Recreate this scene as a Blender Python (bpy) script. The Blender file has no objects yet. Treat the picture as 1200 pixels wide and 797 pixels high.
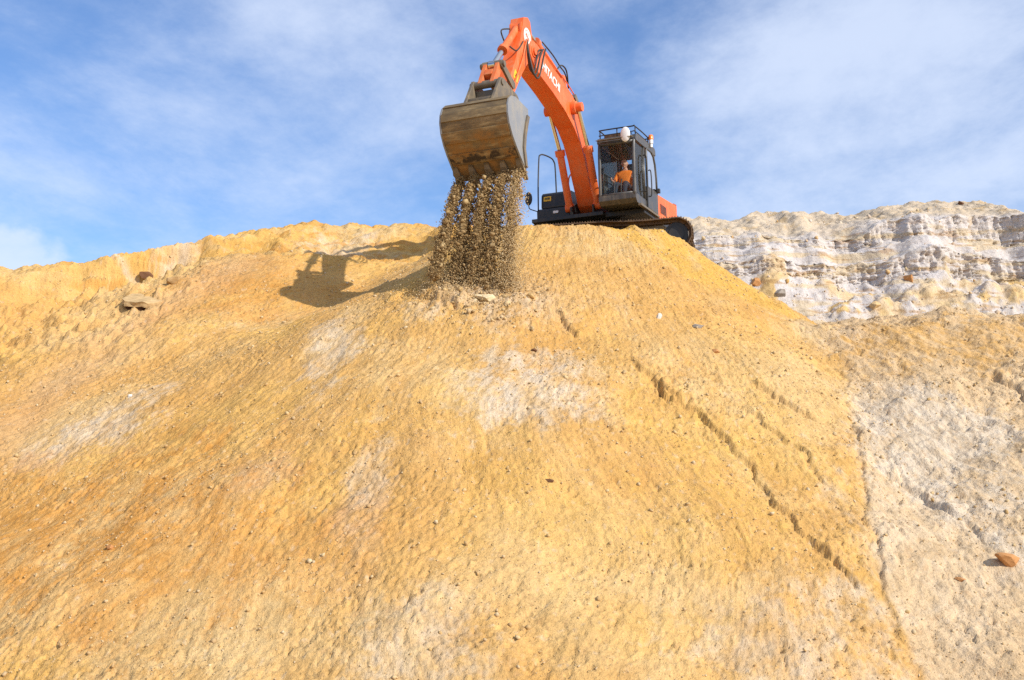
import bpy, bmesh, math, random
import numpy as np
from mathutils import Vector, Matrix

random.seed(7)
rng = np.random.default_rng(11)
scene = bpy.context.scene
COL = scene.collection
R = math.radians

# ------------------------------------------------------------------ camera
FPX, CXP, CYP = 1440.0, 600.0, 398.5          # focal length and centre in the photograph's pixels
PITCH = R(7.0)
cam_d = bpy.data.cameras.new('camera')
cam_d.sensor_width = 36.0
cam_d.lens = 36.0 * FPX / 1200.0
cam_d.clip_start, cam_d.clip_end = 0.1, 2000.0
cam = bpy.data.objects.new('camera', cam_d)
cam.location = (0, 0, 0)
cam.rotation_euler = (R(90) + PITCH, 0, 0)
COL.objects.link(cam)
scene.camera = cam


def ray(px, py):
    a = (px - CXP) / FPX
    b = (CYP - py) / FPX
    return np.array([a, math.cos(PITCH) - b * math.sin(PITCH), math.sin(PITCH) + b * math.cos(PITCH)])


# ------------------------------------------------------------------ numpy noise
def _hash(ix, iy, seed):
    h = (ix.astype(np.int64) * 374761393 + iy.astype(np.int64) * 668265263 + seed * 974711) & 0xFFFFFFFF
    h = ((h ^ (h >> 13)) * 1274126177) & 0xFFFFFFFF
    h = (h ^ (h >> 16)) & 0xFFFFFFFF
    return h


def perlin(x, y, seed=0):
    x = np.asarray(x, float); y = np.asarray(y, float)
    x0 = np.floor(x); y0 = np.floor(y)
    fx = x - x0; fy = y - y0
    ix = x0.astype(np.int64); iy = y0.astype(np.int64)
    u = fx * fx * fx * (fx * (fx * 6 - 15) + 10)
    v = fy * fy * fy * (fy * (fy * 6 - 15) + 10)

    def g(dx, dy):
        a = _hash(ix + dx, iy + dy, seed) * (2 * math.pi / 4294967296.0)
        return np.cos(a) * (fx - dx) + np.sin(a) * (fy - dy)
    n0 = g(0, 0) * (1 - u) + g(1, 0) * u
    n1 = g(0, 1) * (1 - u) + g(1, 1) * u
    return (n0 * (1 - v) + n1 * v) * 1.5


def fbm(x, y, seed=0, octs=4, gain=0.5, lac=2.03):
    s = 0; a = 1.0
    for i in range(octs):
        s = s + a * perlin(x, y, seed + i * 17)
        x = x * lac + 3.1; y = y * lac - 1.7; a *= gain
    return s


def sstep(e0, e1, x):
    t = np.clip((x - e0) / (e1 - e0), 0, 1)
    return t * t * (3 - 2 * t)


def smax(a, b, k):
    h = np.clip(0.5 + 0.5 * (a - b) / k, 0, 1)
    return b * (1 - h) + a * h + k * h * (1 - h)


def smin(a, b, k):
    return -smax(-a, -b, k)


def seg_dist(x, y, ax, ay, bx, by):
    dx, dy = bx - ax, by - ay
    L2 = dx * dx + dy * dy
    t = np.clip(((x - ax) * dx + (y - ay) * dy) / L2, 0, 1)
    return np.hypot(x - ax - t * dx, y - ay - t * dy), t


# ------------------------------------------------------------------ the big shape of the sand hill
CONE = (1.8, 33.5)


def cone_part(x, y):
    wob = 0.35 * perlin(x * .22, y * .22, 5)
    d1 = np.hypot(x - CONE[0], y - CONE[1])
    dl = np.maximum(0, .75 - x)                          # its left shoulder drops off quickly, lower down the fan is flatter
    sh = 1.65 * (1 - np.exp(-dl / 1.0)) * np.exp(-(np.maximum(0, 31.5 - y) / 4.2) ** 2)
    xk = np.where(x < .75, .75 - dl * .84 - sh, x)
    d2, t = seg_dist(xk, y, 1.8, 33.5, 0.75, 32.55)
    d = d2 + wob
    return 6.42 - 0.66 * np.maximum(0, d - 3.45)


def left_part(x, y):
    # spoil tipped earlier from the left bank: a second, lower fan
    xk = np.where(x < -6.9, -6.9 + (x + 6.9) * .62, x)
    d, t = seg_dist(xk, y, -6.9, 32.2, -3.6, 32.9)
    wob = 0.3 * perlin(x * .3 + 4, y * .3, 9)
    return 6.15 - 0.65 * np.maximum(0, d + wob - 0.5)


def bank_part(x, y):
    # left bank: undisturbed sand with a short cut face under its crest
    xs = np.array([-60, -18, -13.3, -10.6, -8.2, -6.5, -4.85, -3.0, -1.5, 0.5, 2.5, 30])
    zc = np.interp(x, xs, [4.6, 5.1, 5.85, 6.45, 7.2, 7.62, 7.78, 7.75, 7.72, 7.6, 7.2, 6.6])
    yc = np.interp(x, xs, [28, 30.5, 32.0, 33.0, 34.0, 34.6, 35.2, 35.2, 35.2, 35.8, 36.5, 38])
    yc = yc + 0.22 * fbm(x * .55, y * .1, 31, 3) 
    cut = np.interp(x, [-18, -13.2, -11.6, -10.8, -9.2, -8.0, -6.5, 0], [.6, .5, .8, 1.35, 1.25, .55, .35, .45])
    wd_ = np.interp(x, [-18, -13, -11.4, -10.8, -9.2, -8.2, 0], [1.5, 1.4, .8, .42, .42, 1.0, 1.0])
    s = yc - y                                  # metres in front of the crest
    z = np.where(s < 0, zc + 0.02 * (-s), zc)
    z = z + 0.13 * fbm(x * .4, y * .4, 41, 3)
    drop = cut * sstep(0.0, 1.0, s / wd_) + 0.60 * np.maximum(0, s - 0.35)
    # gentle rounding before the edge
    drop = drop + 0.12 * sstep(-1.2, 0.1, s)
    return z - drop


def right_part(x, y):
    z = -0.43 + 0.560 * (y - 20) + 0.14 * (x - 5.8) + 0.12 * fbm(x * .3, y * .3, 51, 3)
    top = 3.74 + 0.015 * (x - 8) + 0.26 * fbm(x * .55, y * .7, 55, 4)
    return smin(z, top, 0.25)


def macro(x, y):
    c = cone_part(x, y)
    cutr = 6.60 - 1.12 * np.maximum(0, x - 4.10 + 0.25 * perlin(y * .8, x * .3, 61)) + 0.1 * (33 - y)
    cutr = np.where(y > 26.5, np.maximum(cutr, 3.5), 99)
    c = smin(c, cutr, 0.12)
    z = smax(c, left_part(x, y), 0.5)
    b = bank_part(x, y) - 8.0 * sstep(2.5, 7.5, x)
    z = smax(z, b, 0.35)
    r = right_part(x, y) - 12 * sstep(1.5, -3.0, x)
    z = smax(z, r, 0.18)
    floor = -1.75 - 2.3 * sstep(7.0, 13.5, y)
    return smax(z, floor, 0.5)


def at(px, py, near=12.0, far=44.0):
    """the point of the hill that the photograph shows at a pixel"""
    r = ray(px, py)
    r = r / r[1]
    ys = np.linspace(near, far, 3200)
    d = macro(r[0] * ys, ys) - r[2] * ys
    i = np.argmax(d > 0) if (d > 0).any() else len(ys) - 1
    return np.array([r[0] * ys[i], ys[i], r[2] * ys[i]])


# ------------------------------------------------------------------ object helpers
def link_mesh(name, me, mat=None, parent=None, smooth=False):
    o = bpy.data.objects.new(name, me)
    COL.objects.link(o)
    if mat is not None:
        for m in (mat if isinstance(mat, (list, tuple)) else [mat]):
            me.materials.append(m)
    if parent is not None:
        o.parent = parent
    if smooth:
        me.polygons.foreach_set('use_smooth', [True] * len(me.polygons))
    return o


def tag(o, label=None, cat=None, group=None, kind=None):
    if label: o['label'] = label
    if cat: o['category'] = cat
    if group: o['group'] = group
    if kind: o['kind'] = kind
    return o


def mesh_np(name, verts, quads):
    me = bpy.data.meshes.new(name)
    n, k = quads.shape
    me.vertices.add(len(verts))
    me.vertices.foreach_set('co', np.asarray(verts, np.float32).ravel())
    me.loops.add(n * k)
    me.loops.foreach_set('vertex_index', quads.astype(np.int32).ravel())
    me.polygons.add(n)
    me.polygons.foreach_set('loop_start', np.arange(0, n * k, k, dtype=np.int32))
    me.polygons.foreach_set('loop_total', np.full(n, k, np.int32))
    me.update(calc_edges=True)
    me.validate()
    return me


def grid_quads(nr, nc):
    i = np.arange(nr - 1)[:, None] * nc + np.arange(nc - 1)[None, :]
    return np.stack([i, i + 1, i + nc + 1, i + nc], -1).reshape(-1, 4)


def bm_obj(name, bm, mat, parent=None, smooth=False, angle=None):
    bmesh.ops.recalc_face_normals(bm, faces=bm.faces)
    me = bpy.data.meshes.new(name)
    bm.to_mesh(me)
    bm.free()
    o = link_mesh(name, me, mat, parent, smooth)
    if angle is not None:
        me.polygons.foreach_set('use_smooth', [True] * len(me.polygons))
        me.set_sharp_from_angle(angle=R(angle))
    return o


def add_prism(bm, prof, y0, y1, bevel=0.0):
    """profile of (x, z) points extruded from y0 to y1; a y pair per end may be a list"""
    a = [bm.verts.new((p[0], y0, p[1])) for p in prof]
    b = [bm.verts.new((p[0], y1, p[1])) for p in prof]
    fs = [bm.faces.new(a), bm.faces.new(list(reversed(b)))]
    n = len(prof)
    for i in range(n):
        j = (i + 1) % n
        fs.append(bm.faces.new((a[j], a[i], b[i], b[j])))
    if bevel:
        es = set(e for f in fs for e in f.edges)
        bmesh.ops.bevel(bm, geom=list(es), offset=bevel, segments=2, affect='EDGES', profile=0.7, clamp_overlap=True)


def add_box(bm, lo, hi, bevel=0.0, rot=None):
    c = [(lo[i] + hi[i]) / 2 for i in range(3)]
    s = [hi[i] - lo[i] for i in range(3)]
    m = Matrix.Translation(c)
    if rot is not None: m = m @ rot
    m = m @ Matrix.Diagonal((*s, 1))
    r = bmesh.ops.create_cube(bm, size=1.0, matrix=m)
    if bevel:
        es = list({e for v in r['verts'] for e in v.link_edges})
        bmesh.ops.bevel(bm, geom=es, offset=bevel, segments=2, affect='EDGES', profile=0.7, clamp_overlap=True)


def add_tube(bm, pts, rad, n=10, cap=True):
    pts = [Vector(p) for p in pts]
    rads = rad if isinstance(rad, (list, tuple)) else [rad] * len(pts)
    rings = []
    prev = None
    for i, p in enumerate(pts):
        d = (pts[min(i + 1, len(pts) - 1)] - pts[max(i - 1, 0)]).normalized()
        if prev is None:
            s = d.orthogonal().normalized()
        else:
            s = (prev - d * prev.dot(d)).normalized()
        prev = s
        t = d.cross(s)
        rings.append([bm.verts.new(p + (s * math.cos(2 * math.pi * k / n) + t * math.sin(2 * math.pi * k / n)) * rads[i]) for k in range(n)])
    for a, b in zip(rings, rings[1:]):
        for k in range(n):
            bm.faces.new((a[k], a[(k + 1) % n], b[(k + 1) % n], b[k]))
    if cap:
        bm.faces.new(list(reversed(rings[0])))
        bm.faces.new(rings[-1])


def add_cyl(bm, p0, p1, rad, n=16):
    """stepped radii: a list of (fraction, radius)"""
    p0 = Vector(p0); p1 = Vector(p1)
    if isinstance(rad, (int, float)):
        add_tube(bm, [p0, p1], rad, n)
        return
    d = (p1 - p0)
    s_ = d.orthogonal().normalized(); t_ = d.normalized().cross(s_)
    rings = []
    for f, r in rad:
        c = p0 + d * f
        rings.append([bm.verts.new(c + (s_ * math.cos(2 * math.pi * k / n) + t_ * math.sin(2 * math.pi * k / n)) * r) for k in range(n)])
    for a, b in zip(rings, rings[1:]):
        for k in range(n):
            bm.faces.new((a[k], a[(k + 1) % n], b[(k + 1) % n], b[k]))
    bm.faces.new(list(reversed(rings[0]))); bm.faces.new(rings[-1])


def smooth_path(pts, n=8):
    pts = [Vector(p) for p in pts]
    out = []
    for i in range(len(pts) - 1):
        a = pts[max(i - 1, 0)]; b = pts[i]; c = pts[i + 1]; d = pts[min(i + 2, len(pts) - 1)]
        for k in range(n):
            t = k / n
            out.append(0.5 * ((2 * b) + (c - a) * t + (2 * a - 5 * b + 4 * c - d) * t * t + (3 * b - a - 3 * c + d) * t ** 3))
    out.append(pts[-1])
    return out


# ------------------------------------------------------------------ materials
class NT:
    def __init__(self, name):
        self.m = bpy.data.materials.new(name)
        self.m.use_nodes = True
        self.t = self.m.node_tree
        self.b = self.t.nodes['Principled BSDF']

    def n(self, typ, **kw):
        nd = self.t.nodes.new(typ)
        for k, v in kw.items():
            if k.startswith('i_'):
                nd.inputs[k[2:].replace('_', ' ')].default_value = v
            else:
                setattr(nd, k, v)
        return nd

    def l(self, a, b):
        self.t.links.new(a, b)

    def noise(self, vec, scale, detail=4, rough=0.55):
        nd = self.n('ShaderNodeTexNoise')
        nd.inputs['Scale'].default_value = scale
        nd.inputs['Detail'].default_value = detail
        nd.inputs['Roughness'].default_value = rough
        if vec is not None: self.l(vec, nd.inputs['Vector'])
        return nd.outputs['Fac']

    def ramp(self, fac, stops):
        nd = self.n('ShaderNodeValToRGB')
        el = nd.color_ramp.elements
        while len(el) < len(stops): el.new(0.5)
        for e, (p, c) in zip(el, stops):
            e.position = p
            e.color = c if len(c) == 4 else (*c, 1)
        self.l(fac, nd.inputs['Fac'])
        return nd.outputs['Color']

    def mix(self, fac, a, b, mode='MIX'):
        nd = self.n('ShaderNodeMix', data_type='RGBA', blend_type=mode)
        for sock, v in ((nd.inputs[0], fac), (nd.inputs[6], a), (nd.inputs[7], b)):
            if hasattr(v, 'links'): self.l(v, sock)
            elif isinstance(v, (int, float)): sock.default_value = v
            else: sock.default_value = (*v, 1) if len(v) == 3 else v
        return nd.outputs[2]

    def math(self, op, a, b=0.0, clamp=False):
        nd = self.n('ShaderNodeMath', operation=op, use_clamp=clamp)
        for sock, v in ((nd.inputs[0], a), (nd.inputs[1], b)):
            if hasattr(v, 'links'): self.l(v, sock)
            else: sock.default_value = v
        return nd.outputs[0]

    def mapping(self, vec, scale):
        nd = self.n('ShaderNodeMapping')
        nd.inputs['Scale'].default_value = scale
        self.l(vec, nd.inputs['Vector'])
        return nd.outputs['Vector']

    def bump(self, h, strength=0.5, dist=0.02, normal=None):
        nd = self.n('ShaderNodeBump')
        nd.inputs['Strength'].default_value = strength
        nd.inputs['Distance'].default_value = dist
        self.l(h, nd.inputs['Height'])
        if normal is not None: self.l(normal, nd.inputs['Normal'])
        return nd.outputs['Normal']


def m_sand(name):
    k = NT(name)
    att = k.n('ShaderNodeAttribute', attribute_name='albedo')
    uv = k.n('ShaderNodeUVMap', uv_map='flow').outputs['UV']
    geo = k.n('ShaderNodeNewGeometry')
    pos = geo.outputs['Position']
    flow = k.mapping(uv, (1.0, 0.6, 1.0))
    n1 = k.noise(flow, 9.0, 6, 0.68)
    n2 = k.noise(pos, 26.0, 4, 0.7)
    n3 = k.noise(pos, 1.3, 5, 0.6)
    c = k.mix(k.math('MULTIPLY', k.math('SUBTRACT', n1, 0.30, True), 1.5, True), (0.86, 0.82, 0.77), (1.10, 1.11, 1.12))
    c = k.mix(1.0, att.outputs['Color'], c, 'MULTIPLY')
    c = k.mix(1.0, c, k.ramp(n2, [(0.25, (.70, .66, .62)), (0.45, (.97, .97, .97)), (0.7, (1.10, 1.10, 1.10))]), 'MULTIPLY')
    c = k.mix(1.0, c, k.ramp(n3, [(0.3, (.90, .87, .82)), (0.6, (1.04, 1.04, 1.05))]), 'MULTIPLY')
    k.l(c, k.b.inputs['Base Color'])
    k.b.inputs['Roughness'].default_value = 0.95
    k.b.inputs['Specular IOR Level'].default_value = 0.12
    # brown specks painted into the sand for tiny shadows, strung out down the slope
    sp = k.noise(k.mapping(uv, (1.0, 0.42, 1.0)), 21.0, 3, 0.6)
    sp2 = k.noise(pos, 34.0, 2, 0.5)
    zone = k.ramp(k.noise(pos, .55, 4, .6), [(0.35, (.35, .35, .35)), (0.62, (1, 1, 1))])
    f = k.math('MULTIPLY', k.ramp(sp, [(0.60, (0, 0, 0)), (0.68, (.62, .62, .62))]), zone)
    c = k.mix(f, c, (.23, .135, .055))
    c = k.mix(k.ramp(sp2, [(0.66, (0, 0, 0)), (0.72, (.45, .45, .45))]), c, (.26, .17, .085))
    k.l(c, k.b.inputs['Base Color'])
    rk = k.noise(k.mapping(uv, (1.0, 0.10, 1.0)), 13.0, 4, 0.6)
    h = k.math('ADD', k.math('ADD', k.math('MULTIPLY', n1, 1.0), k.math('MULTIPLY', n2, 0.45)), k.math('MULTIPLY', rk, 0.32))
    k.l(k.bump(h, 0.9, 0.05), k.b.inputs['Normal'])
    return k.m


def m_clod(name, cols, rough=0.95, scale=14.0):
    k = NT(name)
    geo = k.n('ShaderNodeNewGeometry')
    rnd = geo.outputs['Random Per Island']
    n = k.noise(geo.outputs['Position'], scale, 4, 0.65)
    stops = [(i / max(1, len(cols) - 1), c) for i, c in enumerate(cols)]
    c = k.ramp(rnd, stops)
    c = k.mix(1.0, c, k.ramp(n, [(0.3, (.72, .70, .66)), (0.65, (1.1, 1.1, 1.1))]), 'MULTIPLY')
    k.l(c, k.b.inputs['Base Color'])
    k.b.inputs['Roughness'].default_value = rough
    k.b.inputs['Specular IOR Level'].default_value = 0.12
    k.l(k.bump(n, 0.7, 0.02), k.b.inputs['Normal'])
    return k.m


def m_paint(name, col, dirt=(0.40, 0.27, 0.13), amount=0.35, rough=0.42, metal=0.0, scale=2.2, spec=0.5):
    k = NT(name)
    tc = k.n('ShaderNodeTexCoord').outputs['Object']
    n = k.noise(tc, scale, 8, 0.68)
    st = k.noise(k.mapping(tc, (5.0, 5.0, 0.8)), 2.0, 5, 0.6)
    f = k.math('MULTIPLY', k.math('ADD', n, st), 0.5)
    fac = k.n('ShaderNodeMapRange')
    k.l(f, fac.inputs['Value'])
    fac.inputs['From Min'].default_value = 0.46
    fac.inputs['From Max'].default_value = 0.70
    fac.inputs['To Max'].default_value = amount
    vary = k.mix(n, tuple(c * 0.86 for c in col), tuple(min(1, c * 1.12) for c in col))
    c = k.mix(fac.outputs['Result'], vary, dirt)
    k.l(c, k.b.inputs['Base Color'])
    k.b.inputs['Metallic'].default_value = metal
    k.b.inputs['Specular IOR Level'].default_value = spec
    r = k.math('ADD', k.math('MULTIPLY', fac.outputs['Result'], 0.5), rough)
    k.l(r, k.b.inputs['Roughness'])
    k.l(k.bump(k.noise(tc, 40, 3), 0.08, 0.004), k.b.inputs['Normal'])
    return k.m


def m_bucket():
    k = NT('worn muddy steel')
    tc = k.n('ShaderNodeTexCoord').outputs['Object']
    streak = k.noise(k.mapping(tc, (4.5, 1.3, 5.5)), 1.0, 8, 0.70)
    blot = k.noise(tc, 3.4, 7, 0.65)
    sep = k.n('ShaderNodeSeparateXYZ'); k.l(tc, sep.inputs[0])
    base = k.ramp(streak, [(0.30, (.085, .060, .036)), (0.46, (.175, .122, .060)), (0.56, (.25, .172, .080)), (0.68, (.42, .31, .165))])
    # rust shows on the lower half of the back plate, bare scraped metal above
    low = k.n('ShaderNodeMapRange'); k.l(sep.outputs['Z'], low.inputs['Value'])
    low.inputs['From Min'].default_value = 1.85; low.inputs['From Max'].default_value = 1.55
    c = k.mix(k.math('MULTIPLY', low.outputs['Result'], k.ramp(blot, [(0.42, (0, 0, 0)), (0.6, (1, 1, 1))])), base, (.30, .155, .045))
    band = k.n('ShaderNodeMapRange', interpolation_type='SMOOTHSTEP')
    k.l(k.math('ABSOLUTE', k.math('SUBTRACT', sep.outputs['Z'], 1.18)), band.inputs['Value'])
    band.inputs['From Min'].default_value = 0.11; band.inputs['From Max'].default_value = 0.05
    fb = k.math('MULTIPLY', band.outputs['Result'], k.ramp(k.noise(tc, 5.0, 5), [(0.47, (0, 0, 0)), (0.56, (1, 1, 1))]))
    c = k.mix(fb, c, (.055, .036, .022))
    fac2 = k.ramp(k.noise(k.mapping(tc, (7, 1.2, 7)), 1.6, 6), [(0.60, (0, 0, 0)), (0.74, (.75, .75, .75))])
    c = k.mix(fac2, c, (.42, .32, .17))
    k.l(c, k.b.inputs['Base Color'])
    k.b.inputs['Roughness'].default_value = 0.7
    k.b.inputs['Metallic'].default_value = 0.15
    k.l(k.bump(k.noise(k.mapping(tc, (14, 3, 14)), 2.0, 6), 0.35, 0.015), k.b.inputs['Normal'])
    return k.m


def m_glass(name, tint=(.80, .88, .86), refl=0.16):
    k = NT(name)
    t = k.t
    out = t.nodes['Material Output']
    tr = k.n('ShaderNodeBsdfTransparent'); tr.inputs['Color'].default_value = (*tint, 1)
    gl = k.n('ShaderNodeBsdfGlossy'); gl.inputs['Roughness'].default_value = 0.04
    dirt = k.n('ShaderNodeBsdfDiffuse'); dirt.inputs['Color'].default_value = (.5, .42, .3, 1)
    fr = k.n('ShaderNodeFresnel'); fr.inputs['IOR'].default_value = 1.28
    mx = k.n('ShaderNodeMixShader')
    k.l(fr.outputs[0], mx.inputs[0]); k.l(tr.outputs[0], mx.inputs[1]); k.l(gl.outputs[0], mx.inputs[2])
    m2 = k.n('ShaderNodeMixShader')
    tc = k.n('ShaderNodeTexCoord').outputs['Object']
    k.l(k.math('MULTIPLY', k.noise(tc, 3.0, 5), 0.035), m2.inputs[0])
    k.l(mx.outputs[0], m2.inputs[1]); k.l(dirt.outputs[0], m2.inputs[2])
    k.l(m2.outputs[0], out.inputs['Surface'])
    return k.m


M = {
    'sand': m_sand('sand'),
    'orange': m_paint('orange machine paint', (.80, .135, .022), amount=0.55, rough=0.45, dirt=(.50, .31, .17)),
    'orange_dirty': m_paint('muddy orange paint', (.66, .14, .03), amount=0.75, rough=0.5, scale=4.5),
    'black': m_paint('black machine paint', (.018, .018, .019), amount=0.30, rough=0.45, dirt=(.16, .12, .075)),
    'cab_grey': m_paint('dark grey cab paint', (.060, .057, .054), amount=0.55, rough=0.35, dirt=(.24, .19, .13)),
    'interior': m_paint('dark cab lining', (.030, .030, .032), amount=0.15, rough=0.8),
    'steel': m_paint('muddy steel', (.16, .13, .095), amount=0.8, rough=0.55, dirt=(.34, .25, .14), metal=0.2, scale=5),
    'track': m_paint('rusty track steel', (.090, .052, .028), amount=0.75, rough=0.6, dirt=(.24, .145, .065), metal=0.1, scale=6),
    'chrome': m_paint('chromed rod', (.72, .70, .66), amount=0.15, rough=0.12, metal=1.0),
    'bucket': m_bucket(),
    'bucket_side': m_paint('scraped bucket side steel', (.26, .265, .27), amount=0.5, rough=0.5, dirt=(.40, .33, .22), metal=0.2, scale=3),
    'rubber': m_paint('black rubber hose', (.02, .02, .02), amount=0.3, rough=0.6),
    'white': m_paint('white paint', (.80, .80, .78), amount=0.12, rough=0.4),
    'yellow': m_paint('yellow sticker', (.80, .50, .02), amount=0.1, rough=0.4),
    'dark_mark': m_paint('black print', (.03, .03, .03), amount=0.0, rough=0.5),
    'amber': m_paint('amber plastic', (.85, .22, .02), amount=0.05, rough=0.25),
    'red': m_paint('red plastic', (.5, .03, .02), amount=0.05, rough=0.3),
    'glass': m_glass('cab glass', (.94, .975, .97)),
    'skin': m_paint('skin', (.50, .245, .165), amount=0.0, rough=0.5),
    'shirt': m_paint('orange hi-vis shirt', (1.0, .22, .02), amount=0.0, rough=0.8),
    'trousers': m_paint('navy trousers', (.018, .022, .04), amount=0.1, rough=0.9),
    'eye': m_paint('eye', (.03, .02, .02), amount=0.0, rough=0.3),
    'seat': m_paint('black seat fabric', (.020, .020, .023), amount=0.15, rough=0.85),
}

# ------------------------------------------------------------------ sand hill mesh


def axis(core0, core1, step, lo, hi, grow=1.18):
    a = list(np.arange(core0, core1, step))
    s = step; v = a[0]; left = []
    while v > lo:
        s *= grow; v -= s; left.append(v)
    s = step; v = a[-1]; right = []
    while v < hi:
        s *= grow; v += s; right.append(v)
    return np.array(left[::-1] + a + right)


AX = axis(-14.2, 13.2, 0.029, -400, 400)
AY = axis(15.6, 35.8, 0.028, -400, 500)
X, Y = np.meshgrid(AX, AY)
Z0 = macro(X, Y)

# flow coordinates: round the fan and down the slope
FX, FY = 1.6, 35.0
D = np.hypot(X - FX, Y - FY)
TH = np.arctan2(X - FX, FY - Y)
U = TH * 13.0 + 0.5 * perlin(X * .35, Y * .35, 71)
V = D

core = sstep(-40, -15, X) * (1 - sstep(15, 40, X)) * sstep(6, 14, Y) * (1 - sstep(37, 44, Y))
slope_mask = core


def poly_signed(pts, wobble=0.0, seed=0):
    """signed distance (positive on the right going along) and position along a polyline"""
    best = np.full(X.shape, 1e9); sg = np.zeros(X.shape); al = np.zeros(X.shape)
    L = [0.0]
    for a, b in zip(pts, pts[1:]): L.append(L[-1] + math.hypot(b[0] - a[0], b[1] - a[1]))
    wx = X + wobble * fbm(X * 1.9, Y * 1.9, seed, 4)
    wy = Y + wobble * fbm(X * 1.9 + 9, Y * 1.9, seed + 3, 4)
    for i, (a, b) in enumerate(zip(pts, pts[1:])):
        d, t = seg_dist(wx, wy, a[0], a[1], b[0], b[1])
        cr = (b[0] - a[0]) * (wy - a[1]) - (b[1] - a[1]) * (wx - a[0])
        m = d < best
        best = np.where(m, d, best)
        sg = np.where(m, np.where(cr > 0, 1.0, -1.0), sg)
        al = np.where(m, (L[i] + t * (L[i + 1] - L[i])) / L[-1], al)
    return best * sg, al


dz = np.zeros(X.shape)
# rilled, raked texture running down the slope
rake = fbm(U * 10.0, V * .55, 105, 3, .6) * 0.007
rill = rake + fbm(U * 1.3, V * .22, 101, 3) * 0.022 + fbm(U * 5.5, V * 1.1, 111, 3) * 0.014
lump = fbm(X * .55, Y * .55, 121, 4) * 0.085
clod = fbm(U * 15.0, V * 5.5, 131, 3, 0.65)
rough_zone = sstep(-0.25, 0.5, fbm(X * .33, Y * .33, 141, 3))
pits = -sstep(.38, .58, clod) * (0.026 + .030 * rough_zone) - sstep(.42, .60, fbm(U * 14, V * 10, 137, 2, .6)) * 0.022 - np.maximum(0, fbm(X * 3.1, Y * 2.6, 135, 3, .6) - .55) * .06
knob = np.maximum(0, fbm(X * 6.5, Y * 4.8, 151, 3, 0.6) - 0.42) * 0.09 * (0.35 + rough_zone)
n_a = fbm(U * 4.6 + .6 * rill * 20, V * 2.0, 171, 4, .62)
slump = np.abs(n_a) * 0.013 * (.4 + rough_zone)                       # creased, crumbly faces
crack_ = -0.055 * np.maximum(0, 1 - np.abs(fbm(U * 2.6, V * 1.3, 181, 4, .6)) / .07) * sstep(.0, .35, fbm(X * 1.3, Y * 1.3, 185, 3))
fine = fbm(X * 13, Y * 12, 161, 2) * 0.016 * (0.6 + rough_zone)
calm = 1 - .65 * sstep(31.2, 32.8, Y + .12 * X) * sstep(1.0, -1.5, X)
dz += slope_mask * (rill + lump + .72 * calm * (pits + knob * .55 + fine + clod * 0.006 - slump) + crack_)

# slip scarps: cracks with a small step on their uphill right side
SCARPS = [
    ([(727, 412), (760, 437), (800, 468), (850, 512), (900, 575), (935, 615), (975, 655), (1010, 690), (1030, 715)], 0.060),
    ([(868, 476), (905, 507), (938, 535), (962, 562), (975, 580)], 0.05),
    ([(880, 448), (920, 470), (960, 495)], 0.09),
    ([(650, 364), (662, 376), (676, 392)], 0.09),
    ([(1018, 545), (1060, 565), (1100, 595), (1140, 620), (1180, 640)], 0.055),
    ([(1160, 437), (1185, 452), (1215, 475)], 0.08),
    ([(985, 420), (992, 448), (1000, 490), (1008, 530), (1015, 590), (1028, 660), (1050, 730), (1090, 810)], 0.028),
    ([(455, 355), (480, 345), (510, 352), (540, 368)], 0.12),
    ([(770, 448), (792, 470)], 0.12),
]
for i, (pp, amp) in enumerate(SCARPS):
    w = [at(*p)[:2] for p in pp]
    s, al = poly_signed(w, 0.12, 200 + 7 * i)
    tap = sstep(0, .10, al) * (1 - sstep(.86, 1.0, al))
    var = 0.70 + 0.45 * np.clip(fbm(al * 16, al * 3, 240 + i, 2) + 0.35, 0, 1.2)
    up = s > 0                                  # going down the picture, positive = left of travel in plan
    h = np.where(s < 0, 0, np.exp(-s / 0.9)) * (1 - np.exp(-np.maximum(s, 0) / 0.012))
    if (w[-1][1] - w[0][1]) > 0: pass
    dz += amp * tap * var * h
    dz += -0.9 * amp * tap * var * np.exp(-(s + 0.035) ** 2 / 0.0022)

# vertical fluting and broken layers on the cut face of the left bank
gy, gx = np.gradient(Z0, AY, AX)
steep = sstep(0.95, 1.8, np.hypot(gx, gy)) * sstep(3.5, 1.0, X)
dz += steep * (fbm(X * 1.7, Y * .6, 301, 3) * 0.035 + fbm(X * .8, Z0 * 5.0, 311, 3) * 0.10)
bankzone = sstep(31.0, 32.6, Y) * sstep(1.5, -0.5, X) * core
dz += bankzone * (0.17 * np.clip(np.abs(fbm(X * .9, Z0 * 3.2, 321, 4)), 0, 1) + 0.05 * fbm(X * 3, Y * 3, 331, 3))
crest_z = np.interp(X, [-60, -18, -13.3, -10.6, -8.2, -6.5], [4.6, 5.1, 5.85, 6.45, 7.2, 7.62])
lumpleft = sstep(-6.5, -9.5, X) * sstep(25, 29, Y) * core * sstep(-.5, -1.5, Z0 - crest_z)
dz += lumpleft * (np.abs(fbm(X * 1.2, Y * 1.2, 341, 4)) * 0.22 - 0.06 + np.maximum(0, fbm(X * 2.8, Y * 2.8, 345, 3) - .2) * .2)
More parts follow.
